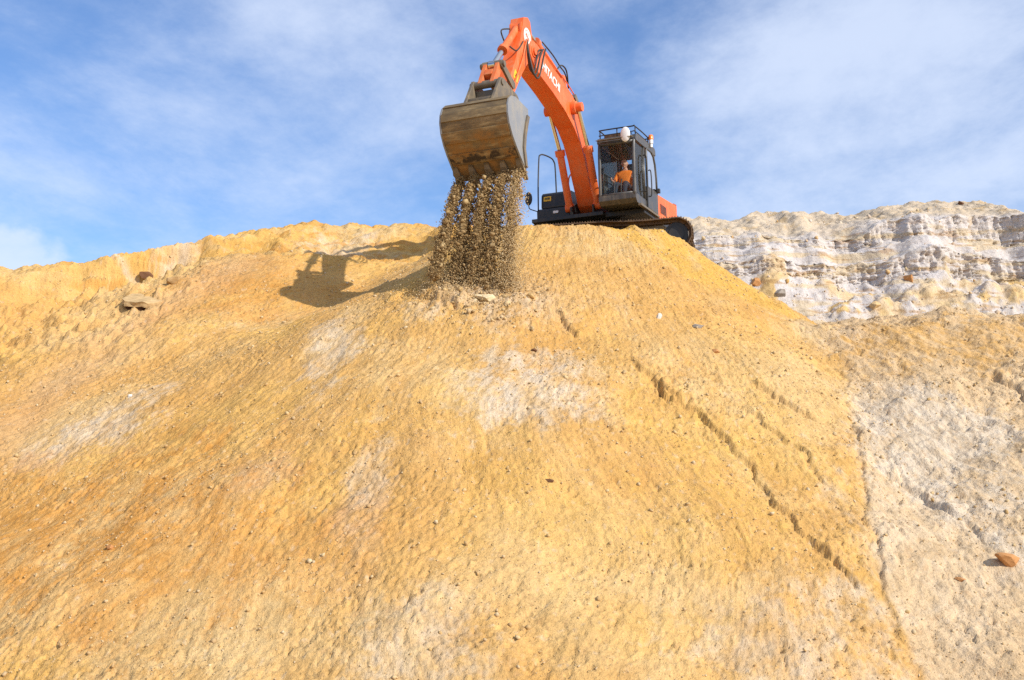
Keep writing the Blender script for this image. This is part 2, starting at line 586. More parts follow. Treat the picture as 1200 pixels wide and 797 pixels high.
# freshly tipped lumps round the foot of the falling soil, and the churned lip under the track
foot = at(560, 345)
g = np.exp(-(((X - foot[0]) / 1.7) ** 2 + ((Y - foot[1]) / 1.1) ** 2))
dz += g * (0.10 + 0.14 * np.abs(fbm(X * 3.5, Y * 3.5, 351, 3)))
rightrough = sstep(5.4, 6.4, X) * core
dz += rightrough * (np.abs(fbm(X * 1.5, Y * 1.1, 361, 4)) * 0.075 + np.maximum(0, fbm(U * 4.0, V * 2.0, 365, 3) - .1) * .05)
lipx = (X - 2.3) / 2.6
lip = np.exp(-(lipx ** 4)) * np.exp(-((Y - (31.05 + 0.30 * (2.5 - X))) / 0.55) ** 2) * core
dz += lip * (0.17 + 0.16 * fbm(X * 1.1, Y * 1.1, 371, 3) + 0.06 * fbm(X * 4, Y * 4, 375, 3))
Z = Z0 + dz

verts = np.stack([X, Y, Z], -1).reshape(-1, 3)
me = mesh_np('sand_hill', verts, grid_quads(len(AY), len(AX)))

# ---- colours of the different sands, as they lie on the hill
TAN = np.array([.650, .390, .132]); CREAM = np.array([.690, .495, .240]); ORG = np.array([.630, .305, .070])
YEL = np.array([.700, .430, .120]); WHT = np.array([.665, .565, .435]); PNK = np.array([.570, .345, .180]); GRY = np.array([.655, .490, .300])
alb = np.empty(X.shape + (3,)); alb[:] = TAN


def lay(mask, colr):
    global alb
    m = np.clip(mask, 0, 1)[..., None]
    alb = alb * (1 - m) + colr * m


rag = fbm(X * 1.1, Y * 1.1, 401, 5, 0.6)
ragf = fbm(U * 1.5, V * .5, 411, 5, 0.6)
ragc = fbm(X * 5, Y * 4, 421, 3, 0.7)
ragc2 = fbm(U * 3.5, V * 1.8, 425, 4, 0.7)
lay(sstep(-0.15, 0.55, fbm(U * .35, V * .2, 431, 4)) * 0.6, CREAM)
lay(sstep(0.05, 0.6, fbm(U * .45, V * .25, 441, 4)) * 0.5, YEL)
lay(sstep(0.1, 0.6, fbm(X * .35, Y * .4, 451, 4)) * 0.22, ORG)


speck = fbm(X * 13, Y * 12, 427, 2, .6)


def patch(px, py, rx, ry, colr, amt=0.9, ang=0.0, soft=0.38):
    """an ellipse of other sand: centre and size taken off the photograph, laid on the hill"""
    c = at(px, py)
    ex = at(px + rx, py); ey = at(px, py - ry)
    ax = abs(ex[0] - c[0]) + 1e-3
    ay = min(math.hypot(ey[0] - c[0], ey[1] - c[1]), 2.6 * ry * c[1] / FPX) + 1e-3
    ca, sa = math.cos(R(ang)), math.sin(R(ang))
    dx = X - c[0]; dy = Y - c[1]
    qx = (dx * ca + dy * sa) / ax; qy = (-dx * sa + dy * ca) / ay
    d = np.sqrt(qx * qx + qy * qy) + 0.50 * rag + 0.34 * ragf + 0.26 * ragc + .22 * speck
    lay(sstep(1.0 + soft, 1.0 - soft * 1.3, d) * amt * np.clip(.75 + .6 * ragc2, .25, 1.1), colr)


# right-hand slope: greyer
rp = right_part(X, Y) - 12 * sstep(1.5, -3.0, X)
rmask = sstep(-0.12, 0.10, rp - cone_part(X, Y) + 0.10 * rag)
SEAM = [(985, 420), (992, 448), (1000, 490), (1008, 530), (1015, 590), (1028, 660), (1050, 730), (1090, 810), (1120, 870)]
sm_, al_ = poly_signed([at(*p)[:2] for p in SEAM], 0.10, 610)
rmask = np.where(Y > 25.5, rmask, sstep(-.06, .10, sm_))
lay(rmask * 0.92, GRY)
patch(1100, 530, 105, 75, WHT, .85)
patch(1090, 510, 80, 60, WHT, .8)
patch(1090, 630, 100, 90, WHT, .35)
patch(1005, 405, 26, 26, WHT, .7)
patch(940, 392, 40, 16, CREAM, .7)
patch(1090, 402, 150, 30, TAN, .85)
# white streaks and patches on the fan
patch(640, 448, 85, 40, WHT, .75, 20)
patch(572, 462, 24, 40, WHT, .6)
patch(600, 352, 95, 26, WHT, .75)
patch(470, 430, 80, 40, CREAM, .5)
patch(385, 412, 30, 36, WHT, .6)
patch(300, 378, 70, 20, CREAM, .8)
patch(110, 505, 62, 24, WHT, .7, 15)
patch(300, 560, 40, 22, WHT, .5)
patch(425, 575, 28, 55, WHT, .55)
patch(490, 745, 75, 50, WHT, .6)
patch(250, 735, 190, 70, CREAM, .8)
patch(925, 745, 120, 70, WHT, .55)
patch(700, 660, 120, 60, CREAM, .6)
patch(845, 530, 22, 60, CREAM, .8, 35)
patch(820, 455, 30, 40, CREAM, .7, 35)
patch(900, 430, 60, 25, CREAM, .6)
patch(690, 285, 75, 18, CREAM, .85)
# orange and yellow areas
patch(190, 625, 150, 70, ORG, .75, 15)
patch(70, 585, 120, 45, ORG, .60)
patch(60, 640, 110, 40, ORG, .6)
patch(560, 300, 90, 40, YEL, .7)
patch(790, 505, 50, 75, YEL, .8, 30)
patch(400, 640, 50, 60, ORG, .45)
patch(720, 350, 120, 45, TAN, .8)
patch(350, 350, 90, 30, ORG, .5)
patch(280, 330, 70, 35, ORG, .45)
patch(640, 610, 120, 60, YEL, .4)
patch(830, 640, 60, 60, YEL, .5, 30)
# pinkish seam between the left bank and the fan
s, al = poly_signed([at(*p)[:2] for p in [(300, 300), (215, 350), (120, 410), (50, 465), (-30, 540)]], 0.25, 500)
lay(np.exp(-(np.abs(s) / 0.75) ** 2) * 0.45, PNK)
# left bank: clean yellow with a white lens in the cut
lay(lumpleft * sstep(0.0, 0.5, s * -1) * 0.0, YEL)
lay(bankzone * 0.55, YEL)
patch(208, 300, 30, 20, WHT, .6)
patch(155, 335, 22, 12, WHT, .7)
patch(425, 270, 50, 10, CREAM, .9)
patch(400, 300, 45, 16, WHT, .7)
lay(bankzone * sstep(0.25, 0.5, fbm(X * .5, Z0 * 4, 511, 4)) * 0.5, CREAM)
lay(bankzone * sstep(0.30, 0.5, fbm(X * .4 + 7, Z0 * 5, 521, 4)) * 0.6, ORG)
# fresh clean cut to the right of the track
s, al = poly_signed([at(*p)[:2] for p in [(722, 272), (770, 300), (815, 335), (872, 372)]], 0.22, 560)
cutface = sstep(-.12, .18, s) * sstep(2.6, 1.8, s) * sstep(27.2, 28.2, Y) * sstep(3.6, 4.1, Z0) * (1 - sstep(31.6, 32.4, Y))
lay(cutface * 0.9, np.array([.690, .420, .100]))
lay(cutface * sstep(0.1, 0.5, fbm(X * 1.2, Z0 * .7, 531, 3)) * 0.6, CREAM)
# damp clods of darker soil at the foot of the tipped stream
lay(g * sstep(0.15, 0.5, ragc) * 0.5, np.array([.33, .24, .13]))
# coarse grit: specks of paler and browner grains
grit = fbm(X * 9, Y * 7, 541, 2)
lay(sstep(0.45, 0.8, grit) * 0.35, PNK * 0.8)
lay(sstep(0.5, 0.9, -grit) * 0.35, WHT)
alb = np.clip(alb, 0.02, 0.8)

ca = me.color_attributes.new('albedo', 'FLOAT_COLOR', 'POINT')
ca.data.foreach_set('color', np.concatenate([alb, np.ones(X.shape + (1,))], -1).astype(np.float32).ravel())
uvl = me.uv_layers.new(name='flow')
idx = np.empty(len(me.loops), np.int32); me.loops.foreach_get('vertex_index', idx)
uvv = np.stack([U.ravel(), V.ravel()], -1)[idx]
uvl.data.foreach_set('uv', uvv.astype(np.float32).ravel())
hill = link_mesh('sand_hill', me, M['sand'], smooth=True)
tag(hill, kind='structure')


def ground_z(x, y):
    i = np.clip(np.searchsorted(AY, y) - 1, 0, len(AY) - 2)
    j = np.clip(np.searchsorted(AX, x) - 1, 0, len(AX) - 2)
    ty = (y - AY[i]) / (AY[i + 1] - AY[i]); tx = (x - AX[j]) / (AX[j + 1] - AX[j])
    return (Z[i, j] * (1 - tx) + Z[i, j + 1] * tx) * (1 - ty) + (Z[i + 1, j] * (1 - tx) + Z[i + 1, j + 1] * tx) * ty


def on_hill(px, py):
    """where a pixel's line of sight meets the finished hill"""
    r = ray(px, py); r = r / r[1]
    ys = np.linspace(13, 42, 6000)
    d = ground_z(r[0] * ys, ys) - r[2] * ys
    i = np.argmax(d > 0)
    return np.array([r[0] * ys[i], ys[i], r[2] * ys[i]])


# ------------------------------------------------------------------ white sand hill behind
def white_hill():
    xs = np.concatenate([np.arange(-1, 26, 0.06), np.arange(26, 60, 0.5)])
    left = np.array([(39, 3.6), (41, 4.6), (45.3, 7.75), (45.55, 8.5), (46.2, 8.75), (46.45, 9.15), (47.0, 9.35), (47.2, 9.75), (52.5, 12.0), (60, 11.4), (80, 9), (120, 3)])
    right = np.array([(39, 3.6), (41, 4.6), (45.3, 7.75), (45.55, 8.75), (46.2, 8.95), (46.4, 9.25), (46.8, 9.45), (47.2, 10.45), (52.5, 12.0), (60, 11.4), (80, 9), (120, 3)])
    cnt = [6, 130, 46, 24, 22, 22, 50, 120, 40, 10, 8]
    rows_l = []; rows_r = []
    for (a, b, c, d, n) in zip(left, left[1:], right, right[1:], cnt):
        for k in range(n):
            rows_l.append(a + (b - a) * k / n); rows_r.append(c + (d - c) * k / n)
    rows_l.append(left[-1]); rows_r.append(right[-1])
    Lr = np.array(rows_l); Rr = np.array(rows_r)
    w = sstep(11.5, 16.0, xs + 1.2 * perlin(xs * .5, xs * 0, 9))[None, :]
    P = Lr[:, None, :] * (1 - w[..., None]) + Rr[:, None, :] * w[..., None]
    Yw = P[..., 0].copy(); Zw = P[..., 1].copy()
    XX = np.broadcast_to(xs[None, :], Yw.shape).copy()
    ztop = np.interp(xs, [-1, 3, 7.5, 9.3, 10.8, 13, 15.2, 16.6, 17.6, 19.1, 20.6, 21.8, 24, 40], [7.5, 9.8, 11.85, 11.75, 12.0, 12.1, 12.0, 12.3, 12.5, 12.62, 12.3, 11.55, 10.8, 9.5])
    k = sstep(8.5, 12.0, Zw)
    Zw = Zw + k * (ztop[None, :] - 12.0)
    # bays and buttresses
    lay_z = sstep(7.2, 8.0, Zw) * sstep(10.9, 10.2, Zw)
    Zw = Zw + lay_z * (.32 * fbm(XX * .28, Zw * .5, 602, 3) + .10 * fbm(XX * 1.1, Zw * .7, 603, 3))
    Yw = Yw + sstep(6.5, 7.5, Zw) * (0.7 * fbm(XX * .35, Zw * .08, 601, 3)) + 0.35 * perlin(XX * .9, Zw * .2, 604) * sstep(4, 6, Zw)
    sl = np.gradient(P[..., 1], axis=0) / (np.abs(np.gradient(P[..., 0], axis=0)) + 1e-4)
    cliff = sstep(1.2, 2.4, sl)
    Yw = Yw + cliff * (0.13 * fbm(XX * 3.3, Zw * 1.2, 611, 6, .68) + 0.09 * np.abs(perlin(XX * 7.5, Zw * .5, 615)) + 0.07 * fbm(XX * .9, Zw * 5, 617, 4) * (1 - .6 * sstep(9.4, 9.9, Zw)))
    Zw = Zw + (1 - cliff) * (0.12 * fbm(XX * .8, Yw * .8, 621, 4) + 0.05 * fbm(XX * 3.5, Yw * 3.5, 625, 3))
    tal = sstep(4.4, 5.2, Zw) * sstep(8.1, 7.5, Zw)
    Zw = Zw + tal * (0.60 * np.maximum(0, fbm(XX * .30, Yw * .35, 631, 3)) + 0.22 * np.maximum(0, fbm(XX * 1.1, Yw * 1.1, 635, 4) - .25) + 0.035 * fbm(XX * 3, Yw * 3, 637, 3))
    heaps = [(15.2, 43.7, 1.3, .9, .42), (18.3, 44.0, 1.5, 1.0, .45), (11.9, 44.4, .7, .6, .20), (16.8, 44.9, .8, .5, .16), (9.8, 44.6, .9, .5, .16), (13.4, 43.2, .9, .6, .16)]
    hp = np.zeros(XX.shape)
    for (hx, hy, ha, hb, hh) in heaps:
        gq = np.exp(-((XX - hx) / ha) ** 2 - ((Yw - hy) / hb) ** 2)
        hp = np.maximum(hp, gq)
        Zw = Zw + hh * gq * (1 + .5 * fbm(XX * 1.6, Yw * 1.6, 671, 3))
    upper = sstep(10.0, 10.6, Zw)
    Zw = Zw + upper * (0.10 * fbm(XX * 1.2, Yw * .9, 641, 4))
    v = np.stack([XX, Yw, Zw], -1).reshape(-1, 3)
    me = mesh_np('white_sand_hill', v, grid_quads(Yw.shape[0], Yw.shape[1]))
    a = np.empty(XX.shape + (3,)); a[:] = np.array([.615, .575, .550])

    def ly(m, c):
        nonlocal a
        m = np.clip(m, 0, 1)[..., None]
        a = a * (1 - m) + np.array(c) * m
    n1 = fbm(XX * .5, Yw * .5, 651, 4); n2 = fbm(XX * .35, Zw * 3.2, 655, 4); n3 = fbm(XX * 1.4, Zw * 1.4, 657, 4)
    ly(sstep(9.6, 10.6, Zw + .3 * n1) * (1 - w * sstep(11.2, 10.6, Zw)) * .85, (.600, .490, .345))
    ly(sstep(.1, .5, n2) * cliff * .55, (.52, .48, .46))
    ly(sstep(.14, .42, n2 + .30 * n3) * (1 - upper) * .6, (.62, .48, .26))
    ly(sstep(0.32, 0.5, n1 + .25 * n3) * tal * .9, (.660, .450, .170))
    ly(sstep(.35, .75, hp + .40 * n3) * .75, (.670, .490, .250))
    ly(sstep(6.5, 5.2, Zw + .5 * n1) * .5, (.600, .440, .230))
    ly(sstep(.42, .6, fbm(XX * .8 + 3, Zw * 5, 661, 3)) * .6 * (1 - upper), (.40, .24, .10))
    ly(sstep(0.35, .55, fbm(XX * 1.1, Yw * 1.1, 663, 4)) * upper * .5, (.60, .42, .20))
    ca = me.color_attributes.new('albedo', 'FLOAT_COLOR', 'POINT')
    ca.data.foreach_set('color', np.concatenate([a, np.ones(XX.shape + (1,))], -1).astype(np.float32).ravel())
    uvl = me.uv_layers.new(name='flow')
    idx = np.empty(len(me.loops), np.int32); me.loops.foreach_get('vertex_index', idx)
    uvl.data.foreach_set('uv', np.stack([XX.ravel(), Zw.ravel() * 1.5], -1)[idx].astype(np.float32).ravel())
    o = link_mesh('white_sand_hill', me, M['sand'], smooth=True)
    tag(o, kind='structure')
    return XX, Yw, Zw


WX, WY, WZ = white_hill()

# ------------------------------------------------------------------ clods (loose pieces) helpers
def ico(sub):
    bm = bmesh.new()
    bmesh.ops.create_icosphere(bm, subdivisions=sub, radius=1.0)
    v = np.array([x.co[:] for x in bm.verts]); f = np.array([[w.index for w in q.verts] for q in bm.faces])
    bm.free()
    return v, f


IV, IF = ico(1)


def rand_rot(n):
    q = rng.normal(size=(n, 4)); q /= np.linalg.norm(q, axis=1)[:, None]
    w, x, y, z = q.T
    return np.stack([np.stack([1 - 2 * (y * y + z * z), 2 * (x * y - z * w), 2 * (x * z + y * w)], -1),
                     np.stack([2 * (x * y + z * w), 1 - 2 * (x * x + z * z), 2 * (y * z - x * w)], -1),
                     np.stack([2 * (x * z - y * w), 2 * (y * z + x * w), 1 - 2 * (x * x + y * y)], -1)], 1)


def clod_mesh(name, pos, size, mat, flat=0.75):
    n = len(pos)
    jit = 1 + rng.uniform(-.42, .42, (n, len(IV), 1))
    sc = rng.uniform(.6, 1.25, (n, 1, 3)); sc[..., 2] *= flat
    v = IV[None] * jit * sc * size[:, None, None]
    v = np.einsum('nij,nkj->nki', rand_rot(n), v) + pos[:, None, :]
    f = IF[None] + (np.arange(n) * len(IV))[:, None, None]
    me = mesh_np(name, v.reshape(-1, 3), f.reshape(-1, 3))
    return link_mesh(name, me, mat)


# loose crumbs and clods lying on the slope
n = 60000
px_ = rng.uniform(-13, 13, n); py_ = rng.uniform(15.8, 33.5, n)
keep = (fbm(px_ * .45, py_ * .45, 701, 3) + rng.uniform(-.5, .8, n)) > 0.1
px_, py_ = px_[keep], py_[keep]
sz = 0.007 + 0.010 * rng.pareto(3.2, len(px_)); sz = np.minimum(sz, 0.042)
pz_ = ground_z(px_, py_) + sz * 0.30
m_clods = m_clod('loose sand clods', [(.58, .41, .20), (.62, .49, .31), (.48, .31, .14), (.56, .38, .17), (.62, .48, .28)])
o = clod_mesh('loose_clods', np.stack([px_, py_, pz_], -1), sz, m_clods)
tag(o, 'loose sand crumbs and small clods scattered over the whole slope', 'clods', kind='stuff')
# the same at the foot of the white hill
sel = rng.integers(0, WX.size, 9000)
wx, wy, wz = WX.ravel()[sel], WY.ravel()[sel], WZ.ravel()[sel]
kk = (wz > 5.2) & (wx > 4) & (wx < 25) & (wy < 56) & ((wz < 8) | (rng.random(9000) < .25))
wx, wy, wz = wx[kk], wy[kk], wz[kk]
sz = np.minimum(0.016 + 0.022 * rng.pareto(2.8, len(wx)), .11)
m_wcl = m_clod('white hill clods', [(.66, .60, .55), (.62, .48, .28), (.55, .50, .46), (.60, .36, .12), (.70, .66, .62)])
o = clod_mesh('white_hill_rubble', np.stack([wx, wy, wz + sz * .3], -1), sz, m_wcl)
tag(o, 'pale crumbs and broken lumps lying over the white sand hill', 'rubble', kind='stuff')

# ------------------------------------------------------------------ single rocks
def rock_mesh(size, seed, cuts=16, sub=4, rough=0.035):
    """an angular stone: a ball with planes cut off it, then roughened"""
    v, f = ico(sub)
    r = np.random.default_rng(seed)
    for _ in range(cuts):
        nrm = r.normal(size=3); nrm /= np.linalg.norm(nrm)
        d = r.uniform(.34, .62)
        t = v @ nrm
        v = np.where((t > d)[:, None], v - (t - d)[:, None] * nrm[None], v)
    nz = fbm(v[:, 0] * 3 + seed, v[:, 1] * 3 + v[:, 2] * 2.3, seed, 3)
    v = v * (1 + rough * nz[:, None])
    return v * np.array(size) * 1.55, f


def rock(px, py, size, mat, label, name='rock', seed=1, rot=(0, 0, 0), sink=0.42, cat='rock', pos=None, group=None):
    v, f = rock_mesh(size, seed)
    p = on_hill(px, py) if pos is None else np.array(pos)
    me = mesh_np(name, v, f)
    o = link_mesh(name, me, mat)
    me.polygons.foreach_set('use_smooth', [True] * len(me.polygons))
    me.set_sharp_from_angle(angle=R(18))
    o.location = (p[0], p[1], p[2] + size[2] * (1 - 2 * sink) * 0.6)
    o.rotation_euler = [R(a) for a in rot]
    tag(o, label, cat, group or ('boulders on the white hill' if cat == 'boulder' else 'loose rocks on the sand slope'))
    return o


mk_brown = m_clod('red brown sandstone', [(.17, .085, .045), (.17, .085, .045)], scale=6)
mk_tan = m_clod('tan sandstone', [(.55, .38, .19), (.55, .38, .19)], scale=6)
mk_orange = m_clod('orange sandstone', [(.50, .25, .10), (.50, .25, .10)], scale=6)
mk_pale = m_clod('pale stone', [(.68, .55, .34), (.68, .55, .34)], scale=6)
mk_grey = m_clod('grey stone', [(.30, .26, .22), (.30, .26, .22)], scale=6)
mk_white = m_clod('white stone', [(.72, .67, .60), (.72, .67, .60)], scale=6)
p = on_hill(174, 323)
rock(174, 321, (.16, .17, .13), mk_brown, 'dark red brown angular block sticking out of the left bank', seed=3, rot=(20, 0, 15), pos=p + [0, -.08, -.03])
rock(201, 331, (.20, .2, .11), mk_tan, 'small tan lump just right of the dark brown block', seed=5, rot=(-10, 0, 30))
rock(569, 351, (.20, .14, .09), mk_pale, 'pale yellow flat stone landed at the foot of the falling soil', seed=9, rot=(10, 0, 10))
rock(1183, 657, (.22, .16, .11), mk_orange, 'largest orange stone on the grey right slope, cut by the photo edge', seed=12, rot=(15, 0, 20))
rock(1127, 680, (.075, .05, .045), mk_orange, 'small bright orange chip below and left of the largest orange stone', seed=14)
rock(626, 411, (.075, .06, .05), mk_brown, 'brown pebble at the top edge of the white sand patch', seed=16)
rock(645, 564, (.065, .05, .045), mk_brown, 'lone dark pebble on the yellow slope below the white patch', seed=18)
rock(772, 373, (.07, .05, .07), mk_white, 'small white stone on the tan slope below the track', seed=20)
rock(838, 412, (.07, .06, .05), mk_orange, 'rust coloured pebble on the tan slope above the shorter slip crack', seed=22)
rock(816, 383, (.13, .1, .08), mk_grey, 'grey brown stone on the crest right of the bright orange cut face', seed=24)
rock(130, 642, (.075, .05, .05), mk_orange, 'small orange clod on the orange stained lower left slope', seed=26)
rock(152, 465, (.06, .05, .07), mk_white, 'pale pebble above the white streak on the left slope', seed=28)
# stones on the white hill


def on_white(px, py):
    r = ray(px, py)
    q = np.stack([WX.ravel(), WY.ravel(), WZ.ravel()], -1)
    m = (q[:, 1] < 53) & (q[:, 1] > 40)
    q = q[m]
    dep = q[:, 1] * math.cos(PITCH) + q[:, 2] * math.sin(PITCH)
    vv = -q[:, 1] * math.sin(PITCH) + q[:, 2] * math.cos(PITCH)
    e = (CXP + FPX * q[:, 0] / dep - px) ** 2 + (CYP - FPX * vv / dep - py) ** 2
    near = np.where(e < max(4.0, e.min() * 1.5))[0]
    return q[near[np.argmin(q[near, 1])]]


rock(0, 0, (.15, .15, .15), mk_brown, 'brown boulder standing on top of the white hill against the sky', seed=30, pos=on_white(1126, 236) + [0, 0, -.06], cat='boulder')
rock(0, 0, (.28, .24, .22), mk_grey, 'grey round boulder on the white talus behind the orange cut', seed=32, pos=on_white(914, 343), cat='boulder')
rock(0, 0, (.22, .2, .17), mk_orange, 'rust orange broken block under the left ledge of the white hill', seed=34, pos=on_white(886, 331), cat='boulder')
rock(0, 0, (.20, .2, .16), mk_orange, 'orange boulder half way up the white hill below its tall fluted cliff', seed=38, pos=on_white(1065, 326), cat='boulder')
rock(0, 0, (.22, .2, .16), mk_tan, 'tan boulder beside the yellow heap in the middle of the white talus', seed=36, pos=on_white(1025, 357), cat='boulder')

# the sand slab; its brown underside is coloured darker to stand for undercut shade
def rough_block(name, lo, hi, seed, amp, mat, parent=None):
    bm = bmesh.new()
    add_box(bm, lo, hi)
    bmesh.ops.subdivide_edges(bm, edges=bm.edges[:], cuts=9, use_grid_fill=True)
    q = np.array([v.co[:] for v in bm.verts])
    n1 = fbm(q[:, 0] * 4 + seed, q[:, 1] * 4 + q[:, 2] * 7, seed, 4); n2 = fbm(q[:, 0] * 5 - seed, q[:, 1] * 4 - q[:, 2] * 6, seed + 3, 4)
    cx = (lo[0] + hi[0]) / 2; hw = (hi[0] - lo[0]) / 2
    taper = 1 - .35 * np.clip(np.abs(q[:, 0] - cx) / hw, 0, 1) ** 3
    for v, a, b, t in zip(bm.verts, n1, n2, taper):
        v.co.y = hi[1] - (hi[1] - v.co.y) * float(t)
        v.co += Vector((float(b) * amp, float(a) * amp, float(b) * amp * .6))
    return bm_obj(name, bm, mat, parent, angle=40)


p = on_hill(164, 361)
slab = rough_block('sand_slab', (-.50, -.20, .03), (.44, .75, .15), 3, .05, mk_tan)
rough_block('underside', (-.44, -.15, -.17), (.38, .6, .028), 8, .05, m_clod('shade darkened brown rock', [(.07, .034, .020), (.07, .034, .020)], scale=7), slab)
slab.location = (p[0], p[1] + .02, p[2] + .03)
slab.rotation_euler = (R(20), R(6), R(-4))
tag(slab, 'flat tan sand slab with a dark undercut lip, lying below the brown block', 'slab')

# ------------------------------------------------------------------ the excavator (local x forward, y to its left, z up)
YAW, ROLL = R(23.4), R(1.5)
fw = Vector((-math.sin(YAW), -math.cos(YAW), 0)); l0 = Vector((math.cos(YAW), -math.sin(YAW), 0)); u0 = Vector((0, 0, 1))
lf = l0 * math.cos(ROLL) + u0 * math.sin(ROLL); up = u0 * math.cos(ROLL) - l0 * math.sin(ROLL)
ORIG = Vector((2.285, 33.1, 6.15))
MW = Matrix(((fw.x, lf.x, up.x, ORIG.x), (fw.y, lf.y, up.y, ORIG.y), (fw.z, lf.z, up.z, ORIG.z), (0, 0, 0, 1)))
EXC = bpy.data.objects.new('excavator', None)
EXC.matrix_world = MW
EXC.empty_display_size = 0.3
COL.objects.link(EXC)
tag(EXC, 'orange tracked excavator with black cab tipping soil over the crest of the sand hill', 'excavator')


def NB(): return bmesh.new()


# --- undercarriage
UA = R(14)
UC = Vector((0.05, 0.46, 0))
TD = Vector((-math.sin(UA), math.cos(UA), 0)); TN = Vector((math.cos(UA), math.sin(UA), 0))   # along the track, across (forward)


def upt(s, c, z): return UC + TD * s + TN * c + Vector((0, 0, z))


def track(cen, wid=0.60):
    Lh, rr, zc = 1.82, 0.40, 0.43
    per = 4 * Lh + 2 * math.pi * rr
    nshoe = 46
    bm = NB()

    def path(d):
        d %= per
        if d < 2 * Lh: return (-Lh + d, zc + rr, 0.0)
        d -= 2 * Lh
        if d < math.pi * rr:
            a = d / rr
            return (Lh + rr * math.sin(a), zc + rr * math.cos(a), -a)
        d -= math.pi * rr
        if d < 2 * Lh: return (Lh - d, zc - rr, math.pi)
        a = (d - 2 * Lh) / rr
        return (-Lh - rr * math.sin(a), zc - rr * math.cos(a), math.pi - a)
    pitch = per / nshoe
    for i in range(nshoe):
        s, z, a = path(i * pitch)
        if 0 < s < Lh and a == 0.0: z -= 0.03 * math.sin(math.pi * s / Lh)      # slack in the top run
        ta = Vector((math.cos(a), math.sin(a)))      # tangent (s, z)
        na = Vector((-math.sin(a), math.cos(a)))
        def q(t, n, c):
            return upt(s + ta.x * t + na.x * n, c, z + ta.y * t + na.y * n)
        # shoe plate with three grouser bars, and the chain link under it
        def brick(t0, t1, n0, n1, c0, c1):
            vs = [bm.verts.new(q(t, n, c)) for t in (t0, t1) for n in (n0, n1) for c in (c0, c1)]
            for f in ((0, 1, 3, 2), (4, 6, 7, 5), (0, 4, 5, 1), (2, 3, 7, 6), (0, 2, 6, 4), (1, 5, 7, 3)):
                bm.faces.new([vs[k] for k in f])
        h = pitch * .4995
        brick(-h, h, -.012, .016, cen - wid / 2, cen + wid / 2)
        for g_ in (-.75, -.05, .65):
            brick(g_ * h, g_ * h + .022, .0161, .045, cen - wid / 2 + .004, cen + wid / 2 - .004)
        for c_ in (-.10, .08):
            brick(-h * .95, h * .95, -.085, -.0121, cen + c_, cen + c_ + .035)
    belt = bm_obj('track', bm, M['track'], EXC)
    bm = NB()
    # track frame beam
    pr = [(-1.45, .28), (1.45, .28), (1.5, .40), (1.35, .60), (-1.35, .60), (-1.5, .40)]
    a = [bm.verts.new(upt(p[0], cen - .16, p[1])) for p in pr]; b = [bm.verts.new(upt(p[0], cen + .16, p[1])) for p in pr]
    bm.faces.new(a); bm.faces.new(list(reversed(b)))
    for i in range(len(pr)):
        j = (i + 1) % len(pr); bm.faces.new((a[j], a[i], b[i], b[j]))
    bm_obj('track_frame', bm, M['steel'], belt)
    for nm, s_ in (('sprocket', -Lh), ('idler_wheel', Lh)):
        bm = NB()
        add_cyl(bm, upt(s_, cen - .15, zc), upt(s_, cen + .15, zc), [(0, .12), (0, .20), (.12, .20), (.12, .31), (.25, .31), (.25, .27), (.75, .27), (.75, .31), (.88, .31), (.88, .20), (1, .20), (1, .12)], 24)
        bm_obj(nm, bm, M['black'], belt, angle=40)
    for k in range(7):
        bm = NB()
        s_ = -1.25 + 2.5 * k / 6
        add_cyl(bm, upt(s_, cen - .17, .16), upt(s_, cen + .17, .16), [(0, .06), (0, .085), (.3, .085), (.3, .07), (.7, .07), (.7, .085), (1, .085), (1, .06)], 14)
        bm_obj('roller', bm, M['steel'], belt, angle=40)


track(1.03)
track(-1.03)
bm = NB()
c0 = upt(0, 0, 0)
for sg in (-1, 1):
    for cs in (-1, 1):
        a = upt(.75 * sg, .75 * cs, .42); b = upt(.28 * sg, .2 * cs, .62)
        add_tube(bm, [a, b], [.16, .24], 8)
add_cyl(bm, (0.0, .35, .52), (0.0, .35, .88), .48, 28)
bm_obj('chassis_frame', bm, M['black'], EXC, angle=35)
bm = NB()
add_cyl(bm, (0, .12, .86), (0, .12, 1.06), [(0, .62), (.35, .62), (.35, .55), (.65, .55), (.65, .62), (1, .62)], 32)
bm_obj('slew_ring', bm, M['steel'], EXC, angle=35)

# --- upper structure
bm = NB()
add_prism(bm, [(-2.55, 1.06), (.35, 1.06), (1.05, 1.10), (1.05, 1.20), (-2.55, 1.24)], -1.42, .62, .015)
add_box(bm, (-2.5, .63, 1.06), (.9, 1.72, 1.185), .012)
bm_obj('deck', bm, M['black'], EXC)
bm = NB()
for sy in (-.34, .29):
    add_prism(bm, [(-.45, 1.22), (.95, 1.20), (.98, 1.42), (.45, 1.66), (.0, 1.70), (-.45, 1.5)], sy, sy + .05, .01)
bm_obj('boom_bracket', bm, M['black'], EXC)
# right front: step box, tool box, then the tank behind
bm = NB()
add_prism(bm, [(-.25, 1.242), (.62, 1.242), (.62, 1.52), (.55, 1.58), (-.25, 1.60)], -1.44, -.46, .03)
step = bm_obj('tool_box', bm, M['black'], EXC)
bm = NB()
add_prism(bm, [(-.62, 1.602), (.50, 1.602), (.46, 1.98), (.36, 2.06), (-.62, 2.10)], -1.36, -.50, .05)
tank = bm_obj('fuel_tank', bm, M['black'], EXC)
bm = NB()
add_prism(bm, [(.477, 1.80), (.483, 1.802), (.469, 1.935), (.463, 1.933)], -1.28, -1.06)
for v in bm.verts: v.co.x += .008
st = bm_obj('sticker', bm, M['yellow'], tank)
bm = NB()
for k, (a0, a1) in enumerate(((-1.25, -1.22), (-1.20, -1.16), (-1.145, -1.10))):
    add_prism(bm, [(.492, 1.84), (.494, 1.84), (.485, 1.905), (.483, 1.905)], a0, a1)
